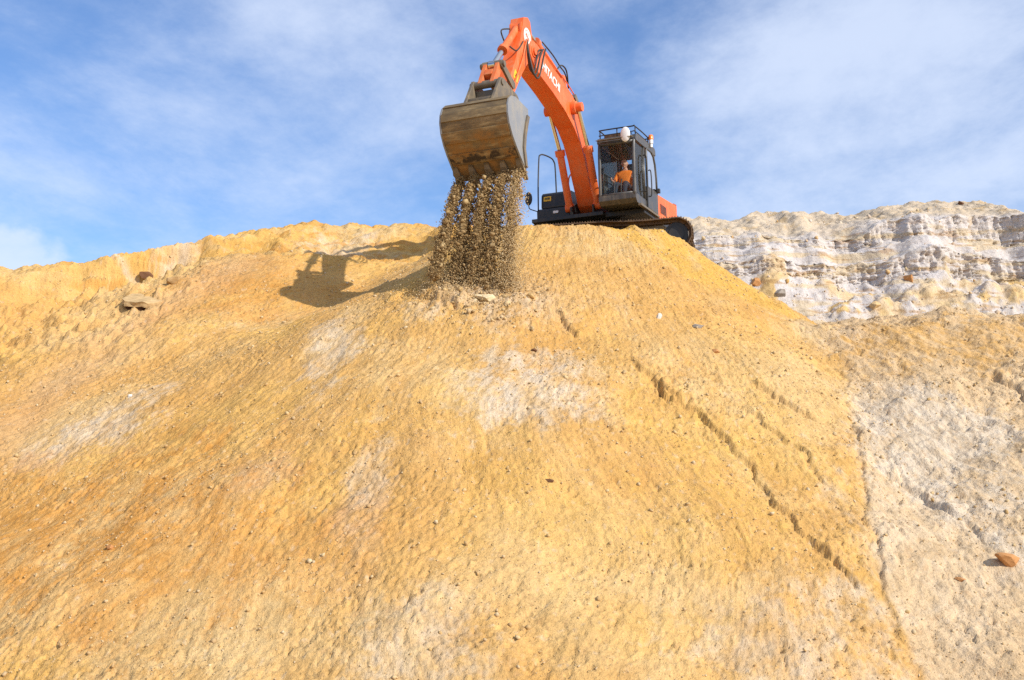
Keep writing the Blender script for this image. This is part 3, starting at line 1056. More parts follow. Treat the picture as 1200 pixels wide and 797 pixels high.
bm_obj('lettering', bm, M['dark_mark'], st)
bm = NB()
add_box(bm, (.62, -.95, 1.40), (.648, -.80, 1.47), .008)
bm_obj('work_lamp', bm, M['white'], step)
bm = NB()
add_cyl(bm, (.3, -.72, 2.06), (.3, -.72, 2.15), [(0, .055), (.3, .055), (.3, .05), (.9, .045), (1, .02)], 14)
bm_obj('marker_lamp', bm, M['amber'], EXC, angle=40)
# grab rail on the tank
bm = NB()
add_tube(bm, smooth_path([(.60, -1.40, 1.55), (.56, -1.40, 2.3), (.48, -1.39, 3.02), (.40, -1.38, 3.16), (.25, -1.33, 3.20), (.0, -1.22, 3.16), (-.12, -1.18, 3.08), (-.16, -1.16, 2.9), (-.18, -1.15, 2.08)], 5), .021, 8)
bm_obj('grab_rail', bm, M['black'], EXC, smooth=True)
# mirror on its stalk
bm = NB()
add_tube(bm, smooth_path([(.60, -1.38, 1.50), (.66, -1.50, 1.54), (.70, -1.62, 1.60), (.70, -1.64, 1.72)], 4), .014, 8)
stalk = bm_obj('mirror_stalk', bm, M['black'], EXC, smooth=True)
bm = NB()
bmesh.ops.create_uvsphere(bm, u_segments=16, v_segments=10, radius=1, matrix=Matrix.Translation((.70, -1.64, 1.88)) @ Matrix.Diagonal((.05, .11, .19, 1)))
bm_obj('mirror', bm, M['black'], stalk, smooth=True)
# engine hood, side panel, counterweight
bm = NB()
add_prism(bm, [(-2.3, 1.242), (-.70, 1.242), (-.70, 2.02), (-2.3, 2.02)], -1.34, .60, .05)
bm_obj('engine_cover', bm, M['orange'], EXC)
bm = NB()
add_prism(bm, [(-2.3, 1.19), (-.36, 1.19), (-.36, 1.78), (-.5, 1.84), (-2.3, 1.92)], .61, 1.72, .03)
sp = bm_obj('side_panel', bm, M['orange'], EXC)
bm = NB()
for k in range(5):
    add_box(bm, (-1.15 + .12 * k, 1.722, 1.36), (-1.09 + .12 * k, 1.732, 1.62))
bm_obj('vent', bm, M['dark_mark'], sp)
bm = NB()
pr = []
for k in range(13):
    a = math.pi * k / 12
    pr.append((-2.32 - .75 * math.sin(a) ** .7, -1.44 + 3.16 * k / 12))
vs0 = [bm.verts.new((p[0], p[1], 1.10)) for p in pr]; vs1 = [bm.verts.new((p[0], p[1], 2.02)) for p in pr]
bm.faces.new(vs0); bm.faces.new(list(reversed(vs1)))
for i in range(13):
    j = (i + 1) % 13; bm.faces.new((vs0[j], vs0[i], vs1[i], vs1[j]))
bmesh.ops.bevel(bm, geom=bm.edges[:], offset=.04, segments=2, affect='EDGES', clamp_overlap=True)
bm_obj('counterweight', bm, M['orange'], EXC, angle=35)

# --- boom
BL = .235
bot = [(.02, 1.36), (.30, 1.30), (.60, 1.50), (1.02, 2.14), (1.30, 2.62), (1.60, 3.00), (2.0, 3.28), (2.65, 3.55), (3.5, 3.78), (4.35, 3.96), (4.72, 4.12)]
top = [(4.92, 4.30), (4.90, 4.52), (4.72, 4.70), (4.45, 4.68), (3.4, 4.43), (2.6, 4.27), (2.05, 4.12), (1.65, 3.90), (1.36, 3.58), (1.02, 3.03), (.58, 2.42), (.12, 1.74), (-.02, 1.52)]
bm = NB()
add_prism(bm, bot + top, -BL, BL, .012)
# flanges along the four edges
boom = bm_obj('boom', bm, M['orange'], EXC)
for sy in (-1, 1):
    bm = NB()
    add_cyl(bm, (2.12, sy * .20, 3.76), (2.12, sy * .52, 3.76), [(0, .17), (.5, .17), (.5, .12), (1, .12)], 18)
    bm_obj('pin_boss', bm, M['orange'], boom, angle=40)
    bm = NB()
    add_cyl(bm, (4.72, sy * .20, 4.42), (4.72, sy * .30, 4.42), [(0, .14), (.6, .14), (.6, .09), (1, .09)], 16)
    bm_obj('pin_boss', bm, M['orange'], boom, angle=40)


def text_mesh(s, size, extrude=.003):
    cu = bpy.data.curves.new('lettering', 'FONT')
    cu.body = s; cu.size = size; cu.extrude = extrude; cu.offset = size * .022
    cu.align_x = 'CENTER'; cu.align_y = 'CENTER'
    o = bpy.data.objects.new('lettering_tmp', cu); COL.objects.link(o)
    bpy.context.view_layer.update()
    me = bpy.data.meshes.new_from_object(o.evaluated_get(bpy.context.evaluated_depsgraph_get()))
    bpy.data.objects.remove(o); bpy.data.curves.remove(cu)
    return me


# writing on the left face of the boom, reading along it away from the stick
me_t = text_mesh('HITACHI', .31)
dr = Vector((2.75 - 4.15, 0, 3.91 - 4.24)).normalized()      # text x axis
nrm = Vector((0, 1, 0))
upv = nrm.cross(dr)
Mt = Matrix.Translation((3.58, BL + .006, 4.135)) @ Matrix((dr, upv, nrm)).transposed().to_4x4()
me_t.transform(Mt)
link_mesh('lettering', me_t, M['white'], boom)
# hose bundle and clamps on the upper boom
bm = NB()
for off in (-.10, -.03, .04):
    add_tube(bm, smooth_path([(.30, off, 2.12), (.62, off, 2.58), (1.05, off, 3.18), (1.40, off, 3.74), (1.70, off, 4.03), (2.1, off, 4.24), (2.3, off, 4.30)], 5), .024, 8)
add_tube(bm, smooth_path([(2.25, .20, 4.26), (2.55, .27, 4.62), (2.85, .25, 4.68), (3.1, .22, 4.5)], 6), .02, 8)
bm_obj('hydraulic_hose', bm, M['rubber'], boom, smooth=True)
bm = NB()
add_box(bm, (1.58, -.2, 4.02), (1.86, .24, 4.18), .02, Matrix.Rotation(-R(38), 4, 'Y'))
bm_obj('hose_clamp', bm, M['steel'], boom)
bm = NB()
add_tube(bm, smooth_path([(3.95, .255, 4.62), (3.2, .255, 4.45), (2.5, .255, 4.32), (2.0, .255, 4.17)], 5), .016, 8)
bm_obj('steel_pipe', bm, M['orange'], boom, smooth=True)
bm = NB()
add_box(bm, (1.86, BL + .003, 3.90), (2.04, BL + .009, 4.02), 0, Matrix.Rotation(-R(30), 4, 'Y'))
bm_obj('amber_reflector', bm, M['amber'], boom)

# boom cylinders
for sy in (-1, 1):
    y = sy * .40
    bm = NB()
    add_cyl(bm, (.80, y, 1.42), (1.46, y, 2.88), [(0, .06), (.02, .10), (.90, .10), (.90, .135), (1, .135), (1, .07)], 18)
    add_cyl(bm, (.80, y - .10, 1.44), (.80, y + .10, 1.44), .12, 14)
    cyl = bm_obj('boom_cylinder', bm, M['orange'], EXC, angle=40)
    bm = NB()
    add_cyl(bm, (1.45, y, 2.86), (2.10, y, 3.72), .055, 14)
    add_cyl(bm, (2.12, y - .075, 3.76), (2.12, y + .075, 3.76), .105, 14)
    bm_obj('rod', bm, M['chrome'], cyl, angle=40)
    # hose from the cylinder foot
    bm = NB()
    add_tube(bm, smooth_path([(.95, y - sy * .02, 1.85), (1.12, y - sy * .12, 2.2), (.98, y - sy * .2, 2.32), (.7, y - sy * .22, 2.05), (.5, y - sy * .2, 1.65)], 6), .022, 8)
    bm_obj('hydraulic_hose', bm, M['orange_dirty'], cyl, smooth=True)

# stick (dipper arm)
SL = .17
side = [(4.86, 5.24), (5.12, 5.16), (5.40, 4.46), (5.71, 3.89), (6.30, 2.98), (6.46, 2.76), (6.36, 2.60), (6.18, 2.58), (6.02, 2.80), (5.70, 3.20), (5.30, 3.70), (4.86, 4.16), (4.62, 4.28), (4.56, 4.48), (4.66, 4.95), (4.72, 5.18)]
bm = NB()
add_prism(bm, side, -SL, SL, .012)
stick = bm_obj('stick', bm, M['orange'], EXC)
for sy in (-1, 1):
    for (p0_, p1_, r_) in (((6.27, sy * .12, 2.70), (6.27, sy * .33, 2.70), [(0, .17), (.55, .17), (.55, .10), (1, .10)]),
                           ((4.72, sy * .12, 4.42), (4.72, sy * .20, 4.42), .20),
                           ((6.02, sy * .12, 3.16), (6.02, sy * .21, 3.16), .08)):
        bm = NB()
        add_cyl(bm, p0_, p1_, r_, 18)
        bm_obj('pin_boss', bm, M['orange_dirty'], stick, angle=40)
# round white emblem on the left face of the stick: white disc, ring and letter-like bars in orange
bm = NB()
bmesh.ops.create_circle(bm, cap_ends=True, segments=32, radius=.225, matrix=Matrix.Translation((4.93, SL + .004, 4.72)) @ Matrix.Rotation(-R(90), 4, 'X'))
emb = bm_obj('emblem', bm, M['white'], stick)
bm = NB()
cx_, cz_ = 4.93, 4.72


def eq(vx, vz, wx, wz, ang=0):
    ca_, sa_ = math.cos(ang), math.sin(ang)
    vs = []
    for sx, sz in ((-1, -1), (1, -1), (1, 1), (-1, 1)):
        x_, z_ = vx + sx * wx, vz + sz * wz
        vs.append(bm.verts.new((cx_ + x_ * ca_ - z_ * sa_, SL + .007, cz_ + x_ * sa_ + z_ * ca_)))
    bm.faces.new(vs)


ring_o = [(.175 * math.cos(2 * math.pi * k / 32), .175 * math.sin(2 * math.pi * k / 32)) for k in range(32)]
vo = [bm.verts.new((cx_ + p[0], SL + .007, cz_ + p[1])) for p in ring_o]
vi = [bm.verts.new((cx_ + p[0] * .92, SL + .007, cz_ + p[1] * .92)) for p in ring_o]
for k in range(32): bm.faces.new((vo[k], vo[(k + 1) % 32], vi[(k + 1) % 32], vi[k]))
for a_ in (0, R(90)):
    eq(0, 0, .11, .012, a_ + R(35))
for sx in (-1, 1):
    eq(sx * .06, 0, .012, .07, R(35)); eq(sx * .10, 0, .012, .045, R(35))
bm_obj('emblem_mark', bm, M['orange'], emb)
# yellow warning diamond
bm = NB()
bmesh.ops.create_circle(bm, cap_ends=True, segments=4, radius=.17, matrix=Matrix.Translation((5.70, SL + .004, 3.50)) @ Matrix.Rotation(R(20), 4, 'Y') @ Matrix.Rotation(-R(90), 4, 'X'))
ws = bm_obj('warning_sign', bm, M['yellow'], stick)
bm = NB()
cx_, cz_ = 5.70, 3.50
eq(0, .01, .012, .06); eq(.03, -.03, .04, .012, .5); eq(-.03, -.02, .03, .01, -.6)
bm_obj('warning_mark', bm, M['dark_mark'], ws)
# steel pipe and hoses down the stick
bm = NB()
add_tube(bm, smooth_path([(5.05, SL + .03, 4.62), (5.30, SL + .03, 4.10), (5.55, SL + .03, 3.72), (5.95, SL + .03, 3.15), (6.1, SL + .03, 2.95)], 5), .02, 8)
add_box(bm, (5.98, SL, 2.92), (6.10, SL + .06, 3.12), .01, Matrix.Rotation(R(30), 4, 'Y'))
bm_obj('steel_pipe', bm, M['orange_dirty'], stick, smooth=False)
bm = NB()
for k, dy in enumerate((.05, .10, .16)):
    add_tube(bm, smooth_path([(4.15, SL + dy, 4.66), (4.55 - .05 * k, SL + dy + .06, 4.45 - .05 * k), (4.85, SL + dy + .08, 3.90 - .10 * k), (5.05 + .03 * k, SL + dy + .05, 3.86 - .06 * k), (5.10, SL + .05 + dy * .3, 4.25), (5.02, SL + .03, 4.62)], 6), .022, 8)
bm_obj('hydraulic_hose', bm, M['rubber'], stick, smooth=True)
# arm cylinder on top of the boom
bm = NB()
add_cyl(bm, (2.35, 0, 4.52), (4.0, 0, 4.96), [(0, .06), (.02, .095), (.93, .095), (.93, .125), (1, .125), (1, .06)], 18)
add_cyl(bm, (2.35, -.12, 4.50), (2.35, .12, 4.50), .11, 14)
arm = bm_obj('arm_cylinder', bm, M['orange'], EXC, angle=40)
bm = NB()
add_cyl(bm, (3.98, 0, 4.955), (4.72, 0, 5.13), .05, 14)
add_cyl(bm, (4.74, -.08, 5.13), (4.74, .08, 5.13), .09, 14)
bm_obj('rod', bm, M['chrome'], arm, angle=40)
bm = NB()
for sy in (-.13, .09):
    add_prism(bm, [(2.12, 4.14), (2.62, 4.26), (2.46, 4.58), (2.26, 4.60)], sy, sy + .04, .008)
bm_obj('cylinder_bracket', bm, M['orange'], boom)
bm = NB()
add_tube(bm, smooth_path([(3.85, .13, 4.98), (3.2, .15, 4.86), (2.7, .15, 4.72), (2.5, .2, 4.60), (2.3, .2, 4.38)], 5), .018, 8)
bm_obj('hydraulic_hose', bm, M['rubber'], arm, smooth=True)
# bucket cylinder on the front of the stick
bm = NB()
add_cyl(bm, (5.16, 0, 4.90), (6.08, 0, 4.02), [(0, .06), (.02, .09), (.90, .09), (.90, .125), (1, .125), (1, .06)], 18)
add_cyl(bm, (5.16, -.13, 4.90), (5.16, .13, 4.90), .10, 14)
for sy in (-.15, .11):
    add_prism(bm, [(5.02, 4.85), (5.12, 5.06), (5.26, 4.98), (5.30, 4.78), (5.24, 4.66)], sy, sy + .04)
bc = bm_obj('bucket_cylinder', bm, M['orange'], EXC, angle=40)
bm = NB()
add_cyl(bm, (6.07, 0, 4.03), (6.60, 0, 3.52), .062, 14)
add_cyl(bm, (6.64, -.08, 3.48), (6.64, .08, 3.48), .11, 14)
bm_obj('rod', bm, M['chrome'], bc, angle=40)
bm = NB()
add_tube(bm, smooth_path([(5.3, -.12, 4.85), (5.55, -.24, 4.75), (5.42, -.24, 4.55), (5.3, -.18, 4.35)], 5), .018, 8)
add_tube(bm, smooth_path([(5.92, .12, 4.16), (5.75, .20, 4.10), (5.5, .19, 4.25), (5.25, .19, 4.5)], 5), .018, 8)
bm_obj('hydraulic_hose', bm, M['rubber'], bc, smooth=True)
# tipping linkage
bm = NB()
for sy in (-.26, .20):
    d = Vector((6.02 - 6.64, 0, 3.16 - 3.48))
    n_ = Vector((-d.z, 0, d.x)).normalized()
    q = [(6.64 - .1, 3.48), (6.64, 3.58), (6.70, 3.40), (6.08, 3.06), (5.95, 3.10), (5.95, 3.22)]
    add_prism(bm, q, sy, sy + .06, .01)
add_cyl(bm, (6.64, -.30, 3.48), (6.64, .30, 3.48), [(0, .07), (.1, .07), (.1, .095), (.9, .095), (.9, .07), (1, .07)], 14)
bm_obj('guide_link', bm, M['steel'], EXC, angle=35)
bm = NB()
for sy in (-.20, .10):
    add_prism(bm, [(6.54, 3.48), (6.64, 3.58), (6.75, 3.48), (7.08, 2.95), (7.02, 2.84), (6.90, 2.86)], sy, sy + .10, .015)
add_box(bm, (6.72, -.10, 3.08), (6.90, .10, 3.30), .02, Matrix.Rotation(R(57), 4, 'Y'))
bm_obj('bucket_link', bm, M['orange_dirty'], EXC)

# --- bucket
BW = .80
outer = [(6.62, 2.36), (7.30, 2.40), (7.52, 2.36), (7.66, 2.26), (7.745, 2.10), (7.76, 1.92), (7.70, 1.70), (7.56, 1.48), (7.38, 1.29), (7.18, 1.11), (6.97, .93), (6.83, .80)]
inner = [(6.86, .83), (7.00, 1.00), (7.16, 1.16), (7.34, 1.34), (7.50, 1.52), (7.635, 1.73), (7.69, 1.93), (7.68, 2.08), (7.61, 2.21), (7.49, 2.30), (7.28, 2.345), (6.62, 2.31)]
bm = NB()
add_prism(bm, outer + inner, -BW + .021, BW - .021)
for v in bm.verts:                                   # the lip flares a little wider than the heel
    v.co.y *= 1 + .05 * max(0, min(1, (2.3 - v.co.z) / 1.4))
# welded wear plates across the back
for i in (2, 4, 6, 8):
    a, b = outer[i], outer[i + 1]
    d = Vector((b[0] - a[0], 0, b[1] - a[1])); nn = Vector((-d.z, 0, d.x)).normalized()
    if nn.x < 0 and i < 6: nn = -nn
    if i >= 6: nn = nn if nn.z < 0 else -nn
    q = [(a[0] + nn.x * .002, a[1] + nn.z * .002), (b[0] + nn.x * .002, b[1] + nn.z * .002), (b[0] + nn.x * .030, b[1] + nn.z * .030), (a[0] + nn.x * .030, a[1] + nn.z * .030)]
    add_prism(bm, q, -BW * .985, BW * .985, .006)
bucket = bm_obj('bucket', bm, M['bucket'], EXC, angle=25)
sidep = [(6.60, 2.33), (7.30, 2.41), (7.53, 2.37), (7.67, 2.27), (7.755, 2.10), (7.77, 1.92), (7.71, 1.69), (7.57, 1.47), (7.39, 1.28), (7.19, 1.10), (6.98, .92), (6.88, .90), (6.90, 1.12), (6.94, 1.32), (6.86, 1.62), (6.72, 1.92), (6.60, 2.14)]
for sy in (-1, 1):
    bm = NB()
    add_prism(bm, sidep, sy * BW - .02, sy * BW + .02, .004)
    for v in bm.verts: v.co.y += sy * BW * .05 * max(0, min(1, (2.3 - v.co.z) / 1.4))
    sd = bm_obj('side_plate', bm, M['bucket_side'], bucket)
    bm = NB()
    # thickened cutting strip along the mouth edge
    strip = [(6.60, 2.14), (6.72, 1.92), (6.86, 1.62), (6.94, 1.32), (6.90, 1.12), (6.88, .90), (6.97, .93), (7.02, 1.12), (7.05, 1.34), (6.96, 1.66), (6.82, 1.97), (6.72, 2.16)]
    add_prism(bm, strip, sy * (BW + .0225) - .018 + .018 * sy, sy * (BW + .0225) + .018 + .018 * sy, .004)
    for v in bm.verts: v.co.y += sy * BW * .05 * max(0, min(1, (2.3 - v.co.z) / 1.4))
    bm_obj('side_cutter', bm, M['steel'], sd)
bm = NB()
for sy in (-.36, .30):
    add_prism(bm, [(6.02, 2.62), (6.12, 2.88), (6.36, 2.90), (6.85, 3.04), (7.05, 3.02), (7.16, 2.86), (7.50, 2.39), (6.62, 2.37), (6.14, 2.52)], sy, sy + .07, .012)
add_cyl(bm, (6.99, -.40, 2.92), (6.99, .40, 2.92), [(0, .075), (.08, .075), (.08, .09), (.92, .09), (.92, .075), (1, .075)], 14)
add_cyl(bm, (6.27, -.42, 2.70), (6.27, .42, 2.70), [(0, .12), (.12, .12), (.12, .09), (.88, .09), (.88, .12), (1, .12)], 14)
add_box(bm, (6.75, -.29, 2.42), (7.4, .29, 2.50), .02)
add_box(bm, (6.55, -.289, 2.45), (6.98, .289, 2.80), .05)
bm_obj('hinge_ear', bm, M['steel'], bucket, angle=35)
td = Vector((6.83 - 7.18, 0, .80 - 1.11)).normalized()
tn = Vector((td.z, 0, -td.x))
if tn.z > 0: tn = -tn
for k in range(5):
    yk = (-.74 + 1.48 * k / 4) * 1.04
    bm = NB()
    base = Vector((6.96, 0, .918))

    def tq(a, n, y): return tuple(base + td * a + tn * n + Vector((0, yk + y, 0)))
    # adapter shank clasping the lip, then the wedge-shaped point
    secs = [(-.24, .005, .03, .055), (-.10, .055, .00, .075), (.10, .065, -.07, .075), (.12, .055, -.06, .065), (.36, -.005, -.03, .045)]
    rings = []
    for (a, n1, n0, w) in secs:
        rings.append([bm.verts.new(tq(a, n1, -w)), bm.verts.new(tq(a, n1, w)), bm.verts.new(tq(a, n0, w)), bm.verts.new(tq(a, n0, -w))])
    for p_, q_ in zip(rings, rings[1:]):
        for j in range(4): bm.faces.new((p_[j], p_[(j + 1) % 4], q_[(j + 1) % 4], q_[j]))
    bm.faces.new(rings[0]); bm.faces.new(list(reversed(rings[-1])))
    bm_obj('tooth', bm, M['steel'], bucket)

# --- cab
CU0, CU1, CL0, CL1, CW0, CW1 = -.28, 1.60, .70, 1.72, 1.21, 2.93
bm = NB()
# floor pan, rear wall (lower half), left sill, roof
add_prism(bm, [(CU0, CW0), (CU1 - .12, CW0), (CU1, CW0 + .10), (CU1, CW0 + .24), (CU0, CW0 + .22)], CL0 + .001, CL1 - .001, .015)
add_prism(bm, [(CU0, CW1 - .06), (CU1 - .10, CW1 - .06), (CU1 - .06, CW1 - .02), (CU1 - .12, CW1 + .10), (CU1 - .3, CW1 + .15), (CU0 + .08, CW1 + .15), (CU0, CW1 + .08)], CL0 - .02, CL1 + .02, .025)
add_box(bm, (CU0 + .001, CL0 + .06, CW0 + .22), (CU0 + .06, CL1 - .06, CW0 + .85), .01)
cab = bm_obj('cab', bm, M['cab_grey'], EXC)


def pillar(pts, rad, parent=cab, mat='cab_grey', name='pillar'):
    bm = NB(); add_tube(bm, pts, rad, 10)
    return bm_obj(name, bm, M[mat], parent, smooth=True)


fr = CU1 - .045
pillar(smooth_path([(fr, CL0 + .045, CW0 + .2), (fr, CL0 + .045, 1.9), (fr - .02, CL0 + .045, 2.6), (fr - .06, CL0 + .045, CW1 - .03)], 4), .045)
pillar(smooth_path([(fr, CL1 - .045, CW0 + .2), (fr, CL1 - .045, 1.9), (fr - .02, CL1 - .045, 2.6), (fr - .06, CL1 - .045, CW1 - .03)], 4), .05)
pillar([(.72, CL1 - .04, CW0 + .2), (.72, CL1 - .04, CW1 - .04)], .045)
pillar([(CU0 + .06, CL1 - .05, CW0 + .2), (CU0 + .06, CL1 - .05, CW1 - .04)], .055)
pillar([(CU0 + .06, CL0 + .05, CW0 + .2), (CU0 + .06, CL0 + .05, CW1 - .04)], .055)
pillar([(fr, CL0 + .08, CW0 + .26), (fr, CL1 - .08, CW0 + .26)], .04, name='window_sill')
pillar([(fr - .05, CL0 + .06, CW1 - .08), (fr - .05, CL1 - .06, CW1 - .08)], .05, name='window_header')
# right wall below the window, with the slanted grille bars of the boom side
bm = NB()
add_box(bm, (CU0 + .08, CL0 + .012, CW0 + .221), (CU1 - .1, CL0 + .045, CW0 + .62), .008)
bm_obj('right_panel', bm, M['cab_grey'], cab)
for k in range(3):
    pillar([(CU1 - .12, CL0 + .03, 2.16 - .17 * k), (CU0 + .1, CL0 + .03, 2.20 - .17 * k)], .014, mat='black', name='guard_bar')


def pane(pts, name, th=.006):
    bm = NB()
    vs = [bm.verts.new(p) for p in pts]
    f = bm.faces.new(vs)
    r_ = bmesh.ops.extrude_face_region(bm, geom=[f])
    nrm_ = f.normal.copy() if f.normal.length else Vector((1, 0, 0))
    bm.normal_update(); nrm_ = f.normal
    for v in r_['geom']:
        if isinstance(v, bmesh.types.BMVert): v.co -= nrm_ * th
    return bm_obj(name, bm, M['glass'], cab)


pane([(fr + .01, CL0 + .09, CW0 + .30), (fr + .01, CL1 - .09, CW0 + .30), (fr - .045, CL1 - .09, CW1 - .12), (fr - .045, CL0 + .09, CW1 - .12)], 'windscreen')
pane([(CU1 - .12, CL0 + .02, CW0 + .64), (CU0 + .12, CL0 + .02, CW0 + .64), (CU0 + .12, CL0 + .02, CW1 - .07), (CU1 - .14, CL0 + .02, CW1 - .07)], 'right_window')
pane([(CU0 + .03, CL0 + .11, CW0 + .87), (CU0 + .03, CL1 - .11, CW0 + .87), (CU0 + .03, CL1 - .11, CW1 - .07), (CU0 + .03, CL0 + .11, CW1 - .07)], 'rear_window')
pane([(.78, CL1 - .03, CW0 + .25), (fr - .06, CL1 - .03, CW0 + .25), (fr - .10, CL1 - .03, CW1 - .08), (.78, CL1 - .03, CW1 - .08)], 'quarter_window')
pillar([(fr + .03, CL0 + .14, CW0 + .32), (fr + .025, CL0 + .16, 2.25)], .010, mat='black', name='wiper')
# lining of the ceiling
bm = NB()
add_box(bm, (CU0 + .12, CL0 + .1, CW1 - .10), (CU1 - .2, CL1 - .1, CW1 - .063), .01)
bm_obj('ceiling_lining', bm, M['interior'], cab)
# door: lower panel, window frame with rounded upper rear corner, glass, grab handle
bm = NB()
add_box(bm, (CU0 + .02, CL1 + .003, CW0 + .02), (.66, CL1 + .045, CW0 + .62), .02)
door = bm_obj('door', bm, M['cab_grey'], cab)
dfr = [(.64, CL1 + .025, CW0 + .6), (.64, CL1 + .025, CW1 - .12), (.58, CL1 + .025, CW1 - .06), (.18, CL1 + .025, CW1 - .06), (-.02, CL1 + .025, CW1 - .14), (-.14, CL1 + .025, CW1 - .34), (-.22, CL1 + .025, CW1 - .7), (-.235, CL1 + .025, CW0 + .6)]
bm = NB(); add_tube(bm, dfr, .03, 10)
bm_obj('door_frame', bm, M['cab_grey'], door, smooth=True)
bm = NB()
f = bm.faces.new([bm.verts.new((p[0], CL1 + .026, p[2])) for p in dfr])
bm_obj('door_glass', bm, M['glass'], door)
bm = NB(); add_tube(bm, smooth_path([(.58, CL1 + .04, CW0 + .35), (.58, CL1 + .12, CW0 + .40), (.58, CL1 + .12, CW0 + 1.0), (.58, CL1 + .05, CW0 + 1.05)], 4), .016, 8)
bm_obj('door_handle', bm, M['black'], door, smooth=True)
pillar(smooth_path([(.82, CL1 + .0, CW0 + .45), (.82, CL1 + .08, CW0 + .5), (.82, CL1 + .08, CW0 + 1.35), (.82, CL1 + .0, CW0 + 1.4)], 4), .016, mat='black', name='grab_handle')
bm = NB()
add_box(bm, (-.24, CL1 + .046, CW0 + .60), (-.12, CL1 + .13, CW0 + .72), .02)
bm_obj('door_catch', bm, M['black'], door)
# step plate along the cab foot, lighter worn edge
bm = NB()
add_box(bm, (CU0, CL1 - .02, CW0 - .06), (1.38, CL1 + .07, CW0 - .003), .01)
bm_obj('step_plate', bm, M['steel'], cab)
# sun visor and roof guard
bm = NB()
add_prism(bm, [(CU1 - .03, CW1 + .00), (CU1 + .16, CW1 - .03), (CU1 + .16, CW1 - .015), (CU1 - .03, CW1 + .02)], CL0 + .02, CL1 - .02)
bm_obj('rain_visor', bm, M['steel'], cab)
bm = NB()
zt = CW1 + .34
loop = [(1.36, CL0 + .02, zt), (1.42, CL0 + .1, zt), (1.42, CL1 - .12, zt), (1.36, CL1 - .03, zt), (.25, CL1 - .03, zt), (.12, CL1 - .1, zt), (.12, CL0 + .1, zt), (.25, CL0 + .02, zt), (1.36, CL0 + .02, zt)]
add_tube(bm, smooth_path(loop, 5), .018, 8)
for (x_, y_) in ((1.36, CL0 + .02), (1.42, .5 * (CL0 + CL1)), (1.36, CL1 - .03), (.25, CL1 - .03), (.25, CL0 + .02)):
    add_tube(bm, [(x_, y_, CW1 + .1), (x_, y_, zt)], .016, 8)
add_tube(bm, smooth_path([(1.40, CL0 + .02, zt - .14), (1.42, CL0 + .1, zt - .14), (1.42, CL1 - .12, zt - .14), (1.36, CL1 - .03, zt - .14), (.25, CL1 - .03, zt - .14)], 4), .014, 8)
bm_obj('roof_rail', bm, M['black'], cab, smooth=True)
bm = NB()
add_box(bm, (.3, CL0 + .08, CW1 + .152), (1.22, CL1 - .35, CW1 + .27), .03)
bm_obj('roof_box', bm, M['track'], cab)
# white oval lamp on the roof front corner
bm = NB()
bmesh.ops.create_uvsphere(bm, u_segments=20, v_segments=12, radius=1, matrix=Matrix.Translation((CU1 + .12, CL1 - .19, CW1 + .05)) @ Matrix.Diagonal((.05, .13, .20, 1)))
lamp = bm_obj('roof_lamp', bm, M['white'], cab, smooth=True)
bm = NB()
add_tube(bm, [(CU1 + .10, CL1 - .18, CW1 + .10), (CU1 - .2, CL1 - .12, CW1 + .16)], .018, 8)
bm_obj('lamp_bracket', bm, M['black'], lamp, smooth=True)
# beacon
bm = NB()
add_cyl(bm, (.22, CL1 + .05, CW1 + .06), (.22, CL1 + .05, CW1 + .27), [(0, .04), (.5, .04), (.5, .06), (1, .06)], 14)
bb = bm_obj('beacon_base', bm, M['white'], cab, angle=40)
bm = NB()
add_cyl(bm, (.22, CL1 + .05, CW1 + .272), (.22, CL1 + .05, CW1 + .41), [(0, .07), (.75, .066), (.95, .05), (1, .02)], 16)
bm_obj('beacon', bm, M['amber'], bb, angle=50)
# seat, consoles and levers
bm = NB()
add_box(bm, (.32, .92, 1.66), (.86, 1.38, 1.78), .05)
add_box(bm, (.24, .92, 1.72), (.38, 1.38, 2.36), .05)
add_box(bm, (.26, 1.02, 2.37), (.35, 1.28, 2.58), .04)
add_box(bm, (.36, .97, 1.44), (.76, 1.33, 1.66), .02)
bm_obj('seat', bm, M['seat'], cab)
for y_ in (.80, 1.43):
    bm = NB()
    add_box(bm, (.40, y_, 1.44), (.95, y_ + .12, 1.86), .03)
    cs = bm_obj('console', bm, M['interior'], cab)
    bm = NB()
    add_tube(bm, [(.90, y_ + .06, 1.84), (.93, y_ + .06, 2.0)], [.012, .02], 8)
    bm_obj('control_lever', bm, M['black'], cs, smooth=True)
for y_ in (1.05, 1.23):
    bm = NB()
    add_tube(bm, smooth_path([(1.32, y_, 1.44), (1.30, y_, 1.75), (1.22, y_, 1.95)], 4), .014, 8)
    bm_obj('travel_lever', bm, M['black'], cab, smooth=True)

# ------------------------------------------------------------------ the operator
def skin_mesh(verts, edges, radii, root=0, sub=2):
    me = bpy.data.meshes.new('skin_tmp')
    me.from_pydata(verts, edges, [])
    o = bpy.data.objects.new('skin_tmp', me); COL.objects.link(o)
    sk = o.modifiers.new('s', 'SKIN')
    lay_ = me.skin_vertices[0].data
    for i, r_ in enumerate(radii):
        lay_[i].radius = r_ if isinstance(r_, tuple) else (r_, r_)
        lay_[i].use_root = (i == root)
    ss = o.modifiers.new('d', 'SUBSURF'); ss.levels = sub; ss.render_levels = sub
    bpy.context.view_layer.update()
    out = bpy.data.meshes.new_from_object(o.evaluated_get(bpy.context.evaluated_depsgraph_get()))
    bpy.data.objects.remove(o); bpy.data.meshes.remove(me)
    return out


PX, PY, PZ = .64, 1.15, 1.84            # hips on the seat
vb = [(PX, PY, PZ), (PX - .02, PY, PZ + .20), (PX - .02, PY, PZ + .38), (PX, PY, PZ + .50), (PX + .01, PY, PZ + .60)]
eb = [(0, 1), (1, 2), (2, 3), (3, 4)]
rb = [(.15, .12), (.155, .115), (.16, .11), (.065, .06), (.055, .055)]


